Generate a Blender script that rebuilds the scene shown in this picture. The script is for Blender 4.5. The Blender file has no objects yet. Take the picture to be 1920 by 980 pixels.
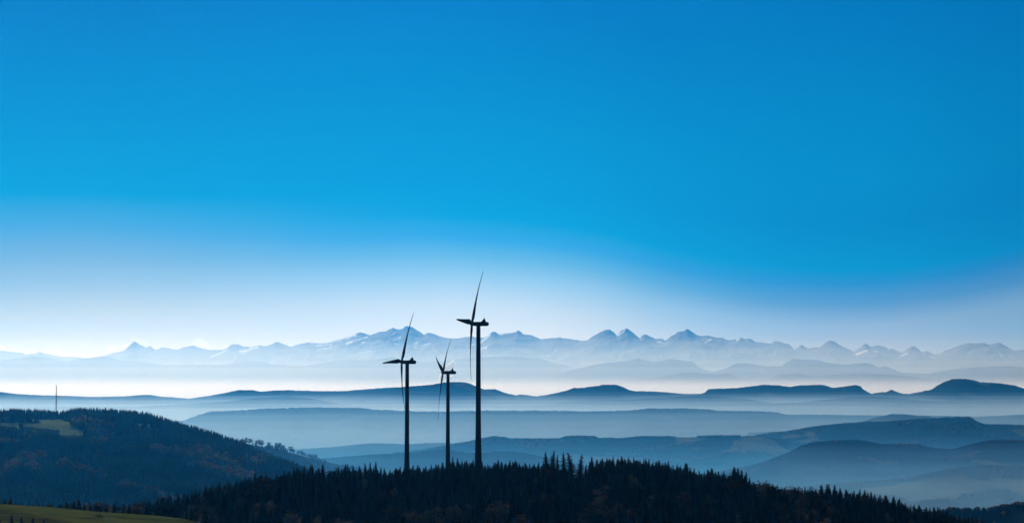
import bpy, math, random
import numpy as np
from mathutils import Vector

# ------------------------------------------------------------------ camera, sky, sun
R = math.radians
FP = 3583.0                      # focal length in pixels of the 1920 px wide photograph
PITCH = math.atan(200.0 / FP)    # eye level lies at y = 690
SUN_AZ, SUN_EL = R(-16.0), R(30.0)
scene = bpy.context.scene
C = scene.collection
cam = bpy.data.cameras.new('camera')
cam.sensor_width = 36.0
cam.lens = FP / 1920.0 * 36.0
cam.clip_start = 1.0
cam.clip_end = 400000.0
camo = bpy.data.objects.new('camera', cam)
camo.location = (0, 0, 0)
camo.rotation_euler = (math.pi / 2 + PITCH, 0, 0)
C.objects.link(camo)
scene.camera = camo
scene.view_settings.view_transform = 'Standard'
scene.view_settings.look = 'None'
scene.view_settings.exposure = 0.0
scene.view_settings.gamma = 1.0
scene.view_settings.use_curve_mapping = False
scene.cycles.use_denoising = True
scene.cycles.max_bounces = 6
scene.cycles.volume_bounces = 0
scene.cycles.transparent_max_bounces = 16

def lin(c):
    return tuple(((v / 255.0) / 12.92 if v / 255.0 <= 0.04045 else ((v / 255.0 + 0.055) / 1.055) ** 2.4) for v in c)

world = bpy.data.worlds.new("World")
scene.world = world
world.use_nodes = True
nt = world.node_tree
nt.nodes.clear()
N = nt.nodes.new
def L(a, b): nt.links.new(a, b)
def M(op, a, b=None, c=None, clamp=False):
    n = N('ShaderNodeMath'); n.operation = op; n.use_clamp = clamp
    for i, v in enumerate((a, b, c)):
        if v is None: continue
        if isinstance(v, (int, float)): n.inputs[i].default_value = v
        else: L(v, n.inputs[i])
    return n.outputs[0]
def MR(v, a, b, c, d, smooth=True):
    n = N('ShaderNodeMapRange'); n.interpolation_type = 'SMOOTHSTEP' if smooth else 'LINEAR'
    n.clamp = True
    L(v, n.inputs[0])
    for i, x in zip((1, 2, 3, 4), (a, b, c, d)): n.inputs[i].default_value = x
    return n.outputs[0]
tc = N('ShaderNodeTexCoord')
sep = N('ShaderNodeSeparateXYZ'); L(tc.outputs['Generated'], sep.inputs[0])
az = M('MULTIPLY', M('ARCTAN2', sep.outputs[0], sep.outputs[1]), 180 / math.pi)
el = M('MULTIPLY', M('ARCSINE', sep.outputs[2]), 180 / math.pi)
PXD = FP * math.pi / 180.0
# the blue of the upper sky ends in an arc that sinks towards the right (west)
def azd(px): return math.degrees(math.atan((px - 960) / FP))
def eld(py): return math.degrees(math.atan((690 - py) / FP))
fc = N('ShaderNodeFloatCurve')
azn = MR(az, azd(-200), azd(2200), 0.0, 1.0, False)
L(azn, fc.inputs['Value'])
ARC = [(-200, 440), (0, 432), (500, 428), (850, 432), (1080, 452), (1280, 492), (1450, 514), (1600, 522), (1760, 510), (1920, 480), (2200, 440)]
cv = fc.mapping.curves[0]
span = azd(2200) - azd(-200)
pts = [((azd(x) - azd(-200)) / span, eld(y) / 10.0) for x, y in ARC]
cv.points[0].location = pts[0]; cv.points[1].location = pts[-1]
for p in pts[1:-1]: cv.points.new(*p)
fc.mapping.update()
arc_el = M('MULTIPLY', fc.outputs[0], 10.0)
wob = N('ShaderNodeTexNoise'); wob.inputs['Scale'].default_value = 7.0; wob.inputs['Detail'].default_value = 3.0
L(tc.outputs['Generated'], wob.inputs['Vector'])
wv = M('MULTIPLY', M('SUBTRACT', wob.outputs[0], 0.5), 0.5)
rel = M('ADD', M('SUBTRACT', el, arc_el), wv)   # degrees above the arc
relpx = M('MULTIPLY', rel, -PXD)                 # "pixels" below the arc
tt = MR(relpx, -540.0, 300.0, 0.0, 1.0, False)
def ramp(stops):
    n = N('ShaderNodeValToRGB'); n.color_ramp.interpolation = 'EASE'
    n.color_ramp.interpolation = 'LINEAR'
    e = n.color_ramp.elements
    for i, (y, c) in enumerate(stops):
        t = (y + 540.0) / 840.0
        if i == 0: it = e[0]; it.position = t
        elif i == 1: it = e[1]; it.position = t
        else: it = e.new(t)
        it.color = lin(c) + (1,)
    L(tt, n.inputs[0])
    return n.outputs[0]
#SKYRAMPS
#RAMPS_BEGIN
cl = ramp([(-430, (0, 100, 165)), (-280, (0, 120, 179)), (-130, (0, 136, 187)), (-60, (0, 142, 191)), (0, (74, 151, 196)), (55, (118, 162, 191)), (110, (156, 182, 194)), (170, (202, 207, 191)), (230, (227, 223, 229)), (280, (239, 230, 229))])
cm = ramp([(-430, (0, 112, 182)), (-200, (0, 135, 194)), (-70, (0, 144, 203)), (-25, (0, 149, 206)), (18, (55, 156, 217)), (50, (100, 173, 216)), (90, (149, 195, 227)), (140, (197, 216, 232)), (190, (220, 228, 237)), (240, (232, 236, 244))])
cr = ramp([(-520, (0, 110, 179)), (-300, (0, 126, 188)), (-180, (0, 131, 191)), (-100, (0, 126, 189)), (-14, (0, 135, 195)), (10, (39, 129, 195)), (50, (89, 138, 193)), (90, (143, 167, 203)), (140, (159, 172, 206)), (240, (174, 181, 210))])
#RAMPS_END
def MIX(f, a, b):
    n = N('ShaderNodeMix'); n.data_type = 'RGBA'
    L(f, n.inputs[0])
    for s, v in ((6, a), (7, b)):
        if isinstance(v, tuple): n.inputs[s].default_value = v
        else: L(v, n.inputs[s])
    return n.outputs[2]
c1 = MIX(MR(az, azd(100), azd(900), 0, 1), cl, cm)
c2 = MIX(MR(az, azd(950), azd(1620), 0, 1), c1, cr)
dk = N('ShaderNodeMix'); dk.data_type = 'RGBA'; dk.blend_type = 'MULTIPLY'      # the horizon glow dims away from the sun
L(MR(az, azd(1600), azd(2000), 0, 1), dk.inputs[0]); L(c2, dk.inputs[6]); dk.inputs[7].default_value = (0.62, 0.84, 0.90, 1)
c2 = dk.outputs[2]
sky = N('ShaderNodeTexSky'); sky.sky_type = 'NISHITA'; sky.sun_disc = False
sky.sun_elevation = SUN_EL; sky.sun_rotation = SUN_AZ
sky.altitude = 1100; sky.dust_density = 0.6; sky.air_density = 1.0; sky.ozone_density = 2.5
SKY_STRENGTH = 0.05
bg1 = N('ShaderNodeBackground'); L(sky.outputs[0], bg1.inputs[0]); bg1.inputs[1].default_value = SKY_STRENGTH
bg2 = N('ShaderNodeBackground'); L(c2, bg2.inputs[0]); bg2.inputs[1].default_value = 1.0
absaz = M('ABSOLUTE', az)
mask = M('MULTIPLY', MR(el, 12.5, 24.0, 1, 0), MR(absaz, 26.0, 55.0, 1, 0))
mixs = N('ShaderNodeMixShader'); L(mask, mixs.inputs[0]); L(bg1.outputs[0], mixs.inputs[1]); L(bg2.outputs[0], mixs.inputs[2])
out = N('ShaderNodeOutputWorld'); L(mixs.outputs[0], out.inputs[0])

sun = bpy.data.lights.new('sun', 'SUN')
sun.energy = 4.2
sun.angle = R(0.53)
sun.color = (1.0, 0.99, 0.975)
suno = bpy.data.objects.new('sun', sun)
C.objects.link(suno)
sd = Vector((math.sin(SUN_AZ) * math.cos(SUN_EL), math.cos(SUN_AZ) * math.cos(SUN_EL), math.sin(SUN_EL)))
suno.rotation_euler = sd.to_track_quat('Z', 'Y').to_euler()
suno.location = (0, 0, 500)

# ------------------------------------------------------------------ helpers
cp, sp = math.cos(PITCH), math.sin(PITCH)
def zat(py, D):
    a = (490.0 - np.asarray(py, dtype=float)) / FP
    return D * (sp + a * cp) / (cp - a * sp)
def P(px, py, D):
    z = zat(py, D)
    return (px - 960.0) / FP * (D * cp + z * sp), D, z
def proj(x, y, z):
    dep = y * cp + z * sp
    return 960.0 + FP * x / dep, 490.0 - FP * (z * cp - y * sp) / dep

def tag(o, label=None, cat=None, group=None, kind=None):
    if label: o['label'] = label
    if cat: o['category'] = cat
    if group: o['group'] = group
    if kind: o['kind'] = kind
    return o
def empty(name, loc, rz=0.0):
    o = bpy.data.objects.new(name, None); C.objects.link(o)
    o.location = loc; o.rotation_euler = (0, 0, rz)
    return o
def make_mesh(name, v, f, mats=None, smooth=False, midx=None, col=None, attr=None):
    v = np.asarray(v, dtype=np.float32); f = np.asarray(f, dtype=np.int32)
    me = bpy.data.meshes.new(name)
    me.vertices.add(len(v)); me.vertices.foreach_set('co', v.ravel())
    k = f.shape[1]
    me.loops.add(f.size); me.loops.foreach_set('vertex_index', f.ravel())
    me.polygons.add(len(f))
    me.polygons.foreach_set('loop_start', np.arange(0, f.size, k, dtype=np.int32))
    me.polygons.foreach_set('loop_total', np.full(len(f), k, dtype=np.int32))
    if smooth: me.polygons.foreach_set('use_smooth', np.ones(len(f), dtype=bool))
    if midx is not None: me.polygons.foreach_set('material_index', np.asarray(midx, dtype=np.int32))
    me.update(calc_edges=True)
    for m in (mats or []): me.materials.append(m)
    if col is not None:
        a = me.color_attributes.new('tint', 'FLOAT_COLOR', 'POINT')
        c4 = np.ones((len(v), 4), dtype=np.float32); c4[:, :3] = col
        a.data.foreach_set('color', c4.ravel())
    if attr:
        for nme, arr in attr.items():
            a = me.attributes.new(nme, 'FLOAT', 'POINT')
            a.data.foreach_set('value', np.asarray(arr, dtype=np.float32).ravel())
    return me
def obj(name, me, parent=None, loc=None):
    o = bpy.data.objects.new(name, me); C.objects.link(o)
    if parent: o.parent = parent
    if loc: o.location = loc
    return o

class MB:
    def __init__(s): s.v = []; s.f = []
    def add(s, v, f):
        n = len(s.v); s.v += [tuple(p) for p in v]
        for q in f:
            if len(q) == 4: s.f.append((q[0] + n, q[1] + n, q[2] + n)); s.f.append((q[0] + n, q[2] + n, q[3] + n))
            else: s.f.append(tuple(i + n for i in q))
    def rings(s, rings, cap=True):
        k = len(rings[0]); v = [p for r in rings for p in r]; f = []
        for i in range(len(rings) - 1):
            for j in range(k):
                a, b = i * k + j, i * k + (j + 1) % k
                f.append((a, b, b + k, a + k))
        if cap:
            for i, rv in ((0, 1), (len(rings) - 1, 0)):
                c = len(v); ctr = np.mean(np.array(rings[i]), axis=0); v.append(tuple(ctr))
                for j in range(k):
                    a, b = i * k + j, i * k + (j + 1) % k
                    f.append((c, b, a) if rv else (c, a, b))
        s.add(v, f)
    def tube(s, p0, p1, r0, r1, k=8):
        p0 = Vector(p0); p1 = Vector(p1); d = (p1 - p0).normalized()
        a = d.orthogonal().normalized(); b = d.cross(a)
        rr = []
        for p, r in ((p0, r0), (p1, r1)):
            rr.append([tuple(p + a * (r * math.cos(2 * math.pi * j / k)) + b * (r * math.sin(2 * math.pi * j / k))) for j in range(k)])
        s.rings(rr)
    def box(s, x0, x1, y0, y1, z0, z1):
        v = [(x0, y0, z0), (x1, y0, z0), (x1, y1, z0), (x0, y1, z0), (x0, y0, z1), (x1, y0, z1), (x1, y1, z1), (x0, y1, z1)]
        s.add(v, [(0, 3, 2, 1), (4, 5, 6, 7), (0, 1, 5, 4), (1, 2, 6, 5), (2, 3, 7, 6), (3, 0, 4, 7)])
    def mesh(s, name, mats, smooth=False):
        return make_mesh(name, s.v, s.f, mats, smooth)

# value noise --------------------------------------------------------
_rs = np.random.RandomState(7)
_T = _rs.rand(512, 512)
def vnoise(x, y, seed=0):
    x = np.asarray(x, dtype=float) + seed * 37.31; y = np.asarray(y, dtype=float) + seed * 91.7
    xi = np.floor(x).astype(int); yi = np.floor(y).astype(int)
    fx = x - xi; fy = y - yi
    fx = fx * fx * (3 - 2 * fx); fy = fy * fy * (3 - 2 * fy)
    g = lambda a, b: _T[a % 512, b % 512]
    return (g(xi, yi) * (1 - fx) + g(xi + 1, yi) * fx) * (1 - fy) + (g(xi, yi + 1) * (1 - fx) + g(xi + 1, yi + 1) * fx) * fy
def fbm(x, y, oct=4, seed=0, gain=0.5):
    s = 0; a = 1.0; t = 0
    for i in range(oct):
        s = s + a * (vnoise(x * 2 ** i, y * 2 ** i, seed + i) - 0.5) * 2; t += a; a *= gain
    return s / t
def ridged(x, y, oct=5, seed=0):
    s = 0; a = 1.0; t = 0
    for i in range(oct):
        s = s + a * (1 - np.abs(vnoise(x * 2 ** i, y * 2 ** i, seed + i) * 2 - 1)); t += a; a *= 0.5
    return s / t

# materials ----------------------------------------------------------
def mat(name, col, rough=0.9, spec=0.2, metal=0.0):
    m = bpy.data.materials.new(name); m.use_nodes = True
    b = m.node_tree.nodes['Principled BSDF']
    b.inputs['Base Color'].default_value = tuple(col) + (1,)
    b.inputs['Roughness'].default_value = rough
    b.inputs['Specular IOR Level'].default_value = spec
    b.inputs['Metallic'].default_value = metal
    return m
def noisy(name, c0, c1, scale, rough=0.9, spec=0.15, detail=4.0, lo=0.35, hi=0.65):
    m = mat(name, c0, rough, spec); t = m.node_tree; b = t.nodes['Principled BSDF']
    tcn = t.nodes.new('ShaderNodeTexCoord'); n = t.nodes.new('ShaderNodeTexNoise')
    n.inputs['Scale'].default_value = scale; n.inputs['Detail'].default_value = detail
    r = t.nodes.new('ShaderNodeValToRGB')
    r.color_ramp.elements[0].position = lo; r.color_ramp.elements[1].position = hi
    r.color_ramp.elements[0].color = tuple(c0) + (1,); r.color_ramp.elements[1].color = tuple(c1) + (1,)
    t.links.new(tcn.outputs['Object'], n.inputs['Vector']); t.links.new(n.outputs[0], r.inputs[0])
    t.links.new(r.outputs[0], b.inputs['Base Color'])
    return m
def tinted(name, rough=0.95):
    m = mat(name, (0.1, 0.1, 0.1), 1.0, 0.0); t = m.node_tree; b = t.nodes['Principled BSDF']
    a = t.nodes.new('ShaderNodeAttribute'); a.attribute_name = 'tint'
    t.links.new(a.outputs['Color'], b.inputs['Base Color'])
    return m
def volume(name, color, density, aniso=0.8, absorb=(1, 1, 1)):
    m = bpy.data.materials.new(name); m.use_nodes = True; t = m.node_tree
    t.nodes.clear()
    v = t.nodes.new('ShaderNodeVolumePrincipled'); o = t.nodes.new('ShaderNodeOutputMaterial')
    v.inputs['Color'].default_value = tuple(color) + (1,)
    v.inputs['Absorption Color'].default_value = tuple(absorb) + (1,)
    v.inputs['Density'].default_value = density
    v.inputs['Anisotropy'].default_value = aniso
    t.links.new(v.outputs[0], o.inputs['Volume'])
    return m

FLOOR = -400.0
HAZE_TOP = 920.0

# ------------------------------------------------------------------ ground sheet
def ground_material():
    m = mat('valley_ground', (0.05, 0.06, 0.03), 1.0, 0.0); t = m.node_tree; b = t.nodes['Principled BSDF']
    tcn = t.nodes.new('ShaderNodeTexCoord')
    mp = t.nodes.new('ShaderNodeMapping'); mp.inputs['Scale'].default_value = (1 / 420.0, 1 / 700.0, 1); mp.inputs['Rotation'].default_value = (0, 0, 0.3)
    t.links.new(tcn.outputs['Object'], mp.inputs[0])
    vo = t.nodes.new('ShaderNodeTexVoronoi'); vo.inputs['Scale'].default_value = 1.0
    t.links.new(mp.outputs[0], vo.inputs['Vector'])
    sp_ = t.nodes.new('ShaderNodeSeparateColor'); t.links.new(vo.outputs['Color'], sp_.inputs[0])
    r = t.nodes.new('ShaderNodeValToRGB'); r.color_ramp.interpolation = 'CONSTANT'
    e = r.color_ramp.elements
    cols = [(0.0, (0.02, 0.03, 0.015)), (0.35, (0.05, 0.065, 0.03)), (0.55, (0.10, 0.11, 0.05)), (0.7, (0.03, 0.04, 0.02)), (0.82, (0.16, 0.14, 0.08)), (0.93, (0.07, 0.09, 0.035))]
    for i, (p, c) in enumerate(cols):
        it = e[i] if i < 2 else e.new(p)
        it.position = p; it.color = c + (1,)
    t.links.new(sp_.outputs[0], r.inputs[0])
    no = t.nodes.new('ShaderNodeTexNoise'); no.inputs['Scale'].default_value = 1 / 900.0; no.inputs['Detail'].default_value = 6
    t.links.new(tcn.outputs['Object'], no.inputs['Vector'])
    r2 = t.nodes.new('ShaderNodeValToRGB'); r2.color_ramp.elements[0].position = 0.46; r2.color_ramp.elements[1].position = 0.52
    t.links.new(no.outputs[0], r2.inputs[0])
    mx = t.nodes.new('ShaderNodeMix'); mx.data_type = 'RGBA'
    t.links.new(r2.outputs[0], mx.inputs[0]); t.links.new(r.outputs[0], mx.inputs[6])
    mx.inputs[7].default_value = (0.016, 0.024, 0.012, 1)
    t.links.new(mx.outputs[2], b.inputs['Base Color'])
    return m
GM = ground_material()
W = 41000.0
g = MB(); xs = np.linspace(-W, W, 41); ys = np.linspace(-3000, W, 41)
vv = [(x, y, FLOOR) for y in ys for x in xs]
ff = [(j * 41 + i, j * 41 + i + 1, (j + 1) * 41 + i + 1, (j + 1) * 41 + i) for j in range(40) for i in range(40)]
tag(obj('ground', make_mesh('ground', vv, ff, [GM])), kind='structure')

# ------------------------------------------------------------------ hills and mountains
def hill(name, prof, D, front, back, material, step_px=2.5, rows=44, rough_px=0.6, spur=0.25, seed=0, floor=FLOOR,
         pxa=-420, pxb=2340, power=1.4, rough_scale=3.0, ends=None, detail=0.06, snow=None, wander=0.03, wood=None, spur_scale=0.55):
    """one ridge as a sheet with its own depth: valley floor, front slope with spurs, crest, back slope"""
    pr = np.array(prof, dtype=float)
    pxs = np.arange(pxa, pxb + step_px, step_px)
    pys = np.interp(pxs, pr[:, 0], pr[:, 1])
    if ends is not None:   # let the ridge sink into the floor past its ends
        lo, hi, w = ends
        fl = 690 + (-floor) / D * FP
        pys = np.where(pxs < lo, pys + (fl + 6 - pys) * np.clip((lo - pxs) / w, 0, 1) ** 1.3, pys)
        pys = np.where(pxs > hi, pys + (fl + 6 - pys) * np.clip((pxs - hi) / w, 0, 1) ** 1.3, pys)
    pys = pys + rough_px * fbm(pxs / rough_scale, pxs * 0 + 3.3, 4, seed + 11, 0.7) + rough_px * 0.5
    # depth of the crest wanders, its height follows so that the crest keeps its outline
    Dc = D * (1 + wander * fbm(pxs / 260.0, pxs * 0 + 9.1, 3, seed + 5))
    zc = zat(pys, Dc)
    def sm(a, k):
        kk = np.hanning(k + 2)[1:-1]; return np.convolve(np.pad(a, k // 2, mode='edge'), kk / kk.sum(), mode='valid')[:len(a)]
    k1 = int(10 / step_px) | 1; k2 = int(60 / step_px) | 1
    zs1 = np.minimum(sm(zc, max(3, k1)), zc + 2); zs2 = sm(zc, max(3, k2)) 
    X = (pxs - 960) / FP * Dc
    nb = 8
    s_front = np.linspace(0, 1, rows) ** 0.9
    s_back = np.linspace(0, 1, nb + 1)[1:]
    n = len(pxs)
    V = []; S = []
    flen = front * (1 + 0.35 * fbm(X / (front * 0.8), X * 0 + 1.7, 3, seed + 2))
    for s in s_front[::-1]:      # s=1 foot ... s=0 crest
        y = Dc - flen * s
        h = (1 - s) ** power * (1 - s * 0.0)
        sp_ = spur * ridged(X / (front * spur_scale) + s * 0.5, X * 0 + s * 1.2 + y / (front * 3.0), 4, seed + 21)
        bump = math.sin(math.pi * min(1, s * 1.05)) ** 1.2 if s < 0.95 else 0
        hh = h + bump * (sp_ - spur * 0.55)
        hh = hh + detail * s * (1 - s) * 4 * fbm(X / (front * 0.1), y / (front * 0.1), 4, seed + 31)
        hh = np.minimum(hh, 1 - 0.15 * s) if s > 0 else hh
        w1 = min(1, s / 0.06); w2 = min(1, max(0, s - 0.02) / 0.13)
        zz = zc * (1 - w1) + zs1 * w1; zz = zz * (1 - w2) + zs2 * w2
        z = (floor - 4) + (zz - floor + 4) * hh
        V.append(np.stack([X * (y / Dc), y, z], 1)); S.append(np.full(n, s))
    for s in s_back:
        y = Dc + back * s
        z = (floor - 4) + (zc - floor + 4) * np.cos(s * math.pi / 2) ** 1.3
        V.append(np.stack([X * (y / Dc), y, z], 1)); S.append(np.full(n, -s))
    m = len(V)
    V = np.concatenate(V)
    ii, jj = np.meshgrid(np.arange(n - 1), np.arange(m - 1))
    a = (jj * n + ii).ravel()
    F = np.stack([a, a + 1, a + 1 + n, a + n], 1)
    attr = None
    if snow is not None:
        px, py = proj(V[:, 0], V[:, 1], V[:, 2])
        attr = {'snow': snow(px, py, V)}
    if wood is not None:
        sd_, thr_ = wood
        attr = {'meadow': np.clip((thr_ - fbm(V[:, 0] / 330.0, V[:, 1] / 330.0, 4, sd_)) / 0.02 + 0.5, 0, 1)}
    me = make_mesh(name, V, F, [material], smooth=True, attr=attr)
    o = obj(name, me)
    tag(o, kind='structure')
    return o, V.reshape(m, n, 3)

def woods_material(name, wood, field, scale, lo, hi):
    """dark woods with paler clearings of their own shape"""
    return noisy(name, wood, field, scale, 1.0, 0.0, 5.0, lo, hi)

M_far = noisy('far_woods', (0.02, 0.03, 0.018), (0.05, 0.06, 0.03), 1 / 900.0, 1.0, 0.0, 5.0, 0.5, 0.62)
M_mid = woods_material('mixed_woods', (0.014, 0.022, 0.012), (0.045, 0.055, 0.03), 1 / 420.0, 0.58, 0.62)
M_near = woods_material('near_woods', (0.014, 0.022, 0.012), (0.09, 0.09, 0.045), 1 / 260.0, 0.62, 0.66)
def meadow_hill_material(name, attr, base, meadow0, meadow1, sc):
    m = mat(name, base, 1.0, 0.0); t = m.node_tree; b = t.nodes['Principled BSDF']
    a = t.nodes.new('ShaderNodeAttribute'); a.attribute_name = attr
    tcn = t.nodes.new('ShaderNodeTexCoord'); n = t.nodes.new('ShaderNodeTexNoise'); n.inputs['Scale'].default_value = sc; n.inputs['Detail'].default_value = 6
    n.inputs['Roughness'].default_value = 0.65
    t.links.new(tcn.outputs['Object'], n.inputs['Vector'])
    r = t.nodes.new('ShaderNodeValToRGB'); r.color_ramp.elements[0].color = meadow0 + (1,); r.color_ramp.elements[1].color = meadow1 + (1,)
    r.color_ramp.elements[0].position = 0.3; r.color_ramp.elements[1].position = 0.7
    t.links.new(n.outputs[0], r.inputs[0])
    mx = t.nodes.new('ShaderNodeMix'); mx.data_type = 'RGBA'
    mx.inputs[6].default_value = tuple(base) + (1,)
    t.links.new(a.outputs['Fac'], mx.inputs[0]); t.links.new(r.outputs[0], mx.inputs[7])
    t.links.new(mx.outputs[2], b.inputs['Base Color'])
    return m
M_wooded = meadow_hill_material('woods_and_fields', 'meadow', (0.014, 0.021, 0.012), (0.035, 0.045, 0.02), (0.085, 0.08, 0.04), 1 / 140.0)

def alpine_material():
    m = mat('rock_and_snow', (0.1, 0.1, 0.1), 0.9, 0.1); t = m.node_tree; b = t.nodes['Principled BSDF']
    a = t.nodes.new('ShaderNodeAttribute'); a.attribute_name = 'snow'
    tcn = t.nodes.new('ShaderNodeTexCoord'); n = t.nodes.new('ShaderNodeTexNoise')
    n.inputs['Scale'].default_value = 1 / 1500.0; n.inputs['Detail'].default_value = 6
    t.links.new(tcn.outputs['Object'], n.inputs['Vector'])
    r = t.nodes.new('ShaderNodeValToRGB'); r.color_ramp.elements[0].color = (0.06, 0.065, 0.07, 1); r.color_ramp.elements[1].color = (0.14, 0.14, 0.14, 1)
    t.links.new(n.outputs[0], r.inputs[0])
    mx = t.nodes.new('ShaderNodeMix'); mx.data_type = 'RGBA'
    t.links.new(a.outputs['Fac'], mx.inputs[0]); t.links.new(r.outputs[0], mx.inputs[6]); mx.inputs[7].default_value = (0.75, 0.78, 0.82, 1)
    t.links.new(mx.outputs[2], b.inputs['Base Color'])
    return m
M_alps = alpine_material()

ALPS = [(-420, 650), (-300, 640), (-180, 660), (-60, 650), (0, 655), (12, 657), (40, 660), (52, 664), (60, 660), (64, 662), (76, 658), (84, 661), (100, 664), (120, 668), (140, 667), (170, 672),
 (190, 668), (200, 664), (215, 660), (232, 657), (240, 649), (253, 639), (262, 645), (275, 650), (282, 647), (290, 654), (297, 654), (305, 650), (318, 652), (330, 655), (345, 650), (363, 646),
 (378, 652), (395, 655), (420, 654), (428, 650), (435, 644), (447, 644), (455, 648), (470, 648), (487, 646), (500, 648), (510, 644), (518, 639), (527, 642), (540, 647), (545, 648), (560, 643),
 (571, 642), (577, 640), (585, 640), (600, 642), (622, 638), (640, 633), (652, 630), (665, 626), (675, 621), (685, 624), (695, 627), (713, 620), (722, 620), (737, 613), (745, 616), (755, 615),
 (762, 610), (772, 611), (780, 616), (795, 626), (803, 622), (815, 625), (826, 630), (845, 633), (860, 633), (870, 631), (885, 630), (905, 632), (915, 628), (922, 621), (928, 620), (934, 625),
 (945, 624), (960, 622), (966, 622), (971, 617), (980, 624), (985, 626), (995, 626), (1003, 630), (1015, 634), (1030, 633), (1050, 631), (1055, 633), (1070, 634), (1085, 637), (1100, 637),
 (1110, 630), (1117, 625), (1130, 619), (1143, 616), (1150, 621), (1157, 627), (1163, 620), (1173, 613), (1180, 617), (1190, 625), (1200, 634), (1203, 627), (1210, 625), (1220, 630),
 (1230, 634), (1240, 633), (1248, 637), (1260, 628), (1272, 621), (1280, 620), (1288, 615), (1295, 619), (1305, 626), (1315, 629), (1325, 627), (1340, 631), (1355, 632), (1365, 636),
 (1380, 635), (1387, 631), (1395, 634), (1405, 633), (1418, 640), (1435, 641), (1445, 643), (1452, 638), (1465, 640), (1478, 644), (1490, 653), (1502, 645), (1515, 652), (1525, 650),
 (1535, 651), (1545, 643), (1555, 637), (1565, 640), (1578, 648), (1590, 653), (1600, 658), (1612, 651), (1622, 642), (1632, 649), (1643, 646), (1657, 649), (1667, 654), (1672, 652),
 (1690, 660), (1703, 651), (1710, 647), (1718, 650), (1728, 659), (1735, 656), (1750, 663), (1763, 662), (1772, 655), (1785, 652), (1800, 646), (1815, 642), (1830, 643), (1843, 641),
 (1853, 645), (1873, 641), (1885, 647), (1900, 656), (1910, 654), (1920, 654), (1960, 648), (2040, 660), (2120, 645), (2240, 655), (2340, 650)]
SNOW = [(622, 640, 665, 628, 3.2), (651, 643, 688, 632, 2.2), (580, 642, 622, 641, 2.0), (592, 648, 622, 645, 1.2), (592, 656, 622, 650, 1.2), (676, 643, 684, 641, 1.5), (675, 662, 712, 655, 1.6),
 (730, 630, 741, 623, 1.6), (745, 638, 750, 633, 1.3), (777, 645, 784, 641, 1.5), (790, 649, 805, 644, 1.5), (900, 643, 918, 628, 2.2), (874, 650, 890, 645, 1.3), (900, 654, 912, 651, 1.5),
 (936, 626, 960, 622, 1.8), (960, 623, 971, 618, 1.5), (1156, 628, 1168, 623, 1.9), (1168, 623, 1174, 614, 1.9), (1203, 627, 1214, 626, 1.2), (1234, 640, 1246, 643, 2.0), (1112, 628, 1122, 623, 1.3),
 (1036, 658, 1043, 656, 1.3), (1024, 666, 1030, 667, 1.3), (1322, 641, 1333, 636, 1.8), (1382, 637, 1387, 634, 1.6), (1488, 653, 1499, 647, 1.6), (1606, 664, 1624, 657, 2.2), (1640, 658, 1645, 659, 1.2),
 (1688, 667, 1702, 662, 1.5), (1872, 662, 1876, 663, 1.8), (1876, 664, 1881, 670, 1.2), (395, 669, 425, 656, 1.6), (452, 659, 482, 650, 3.4), (545, 648, 560, 644, 1.6), (1744, 668, 1752, 670, 1.2)]
def snow_mask(px, py, V):
    m = np.zeros(len(px))
    for x0, y0, x1, y1, w in SNOW:
        dx, dy = x1 - x0, y1 - y0; l2 = dx * dx + dy * dy
        t = np.clip(((px - x0) * dx + (py - y0) * dy) / l2, 0, 1)
        d = np.hypot(px - (x0 + t * dx), (py - (y0 + t * dy)))
        ww = w * (0.3 + 1.2 * vnoise(px / 3.0, py / 1.6, 3))
        m = np.maximum(m, np.clip((ww - d) / 0.9 + 0.4, 0, 1))
    return m
hill('mountains', ALPS, 38000, 3600, 3400, M_alps, step_px=1.0, rows=100, rough_px=1.7, rough_scale=4.0, spur=0.22, seed=1, floor=-300, power=1.1, snow=snow_mask, wander=0.0, detail=0.16, spur_scale=0.22)

PRE_L = [(-420, 670), (-200, 680), (0, 675), (30, 672), (62, 667), (90, 670), (125, 677), (150, 672), (172, 670), (190, 667), (205, 668), (225, 674), (250, 676), (275, 678), (300, 683), (320, 684),
 (390, 683), (430, 684), (455, 677), (480, 676), (495, 677), (515, 683), (570, 686), (600, 680), (640, 675), (680, 675), (705, 674), (733, 669), (750, 673), (780, 677), (830, 676), (870, 672),
 (900, 669), (960, 667), (1010, 672), (1060, 684), (1110, 696), (1200, 712), (2340, 720)]
hill('mountains', PRE_L, 33000, 3800, 2400, M_far, step_px=2.5, rows=40, rough_px=0.5, seed=2, spur=0.15)
PRE_R = [(-420, 725), (900, 722), (1000, 712), (1040, 704), (1080, 691), (1120, 682), (1160, 677), (1180, 675), (1195, 671), (1205, 673), (1222, 678), (1240, 676), (1255, 672), (1290, 676),
 (1300, 678), (1310, 688), (1335, 697), (1360, 690), (1382, 680), (1400, 680), (1430, 686), (1465, 686), (1485, 672), (1500, 673), (1530, 674), (1555, 680), (1575, 682), (1590, 683), (1605, 680),
 (1630, 680), (1645, 688), (1660, 686), (1690, 698), (1740, 700), (1780, 692), (1820, 688), (1890, 686), (1920, 688), (2000, 684), (2340, 690)]
hill('mountains', PRE_R, 30000, 3200, 2200, M_far, step_px=2.5, rows=40, rough_px=0.6, seed=3, spur=0.15)
PRE_3 = [(-420, 730), (1000, 725), (1150, 716), (1240, 705), (1290, 697), (1310, 699), (1345, 701), (1362, 699), (1385, 708), (1430, 711), (1460, 702), (1495, 699), (1520, 705), (1560, 702),
 (1600, 700), (1615, 699), (1690, 703), (1750, 710), (1790, 713), (1920, 714), (2340, 712)]
hill('mountains', PRE_3, 27000, 2500, 1400, M_far, step_px=2.5, rows=30, rough_px=0.6, seed=4, spur=0.15)

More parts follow.
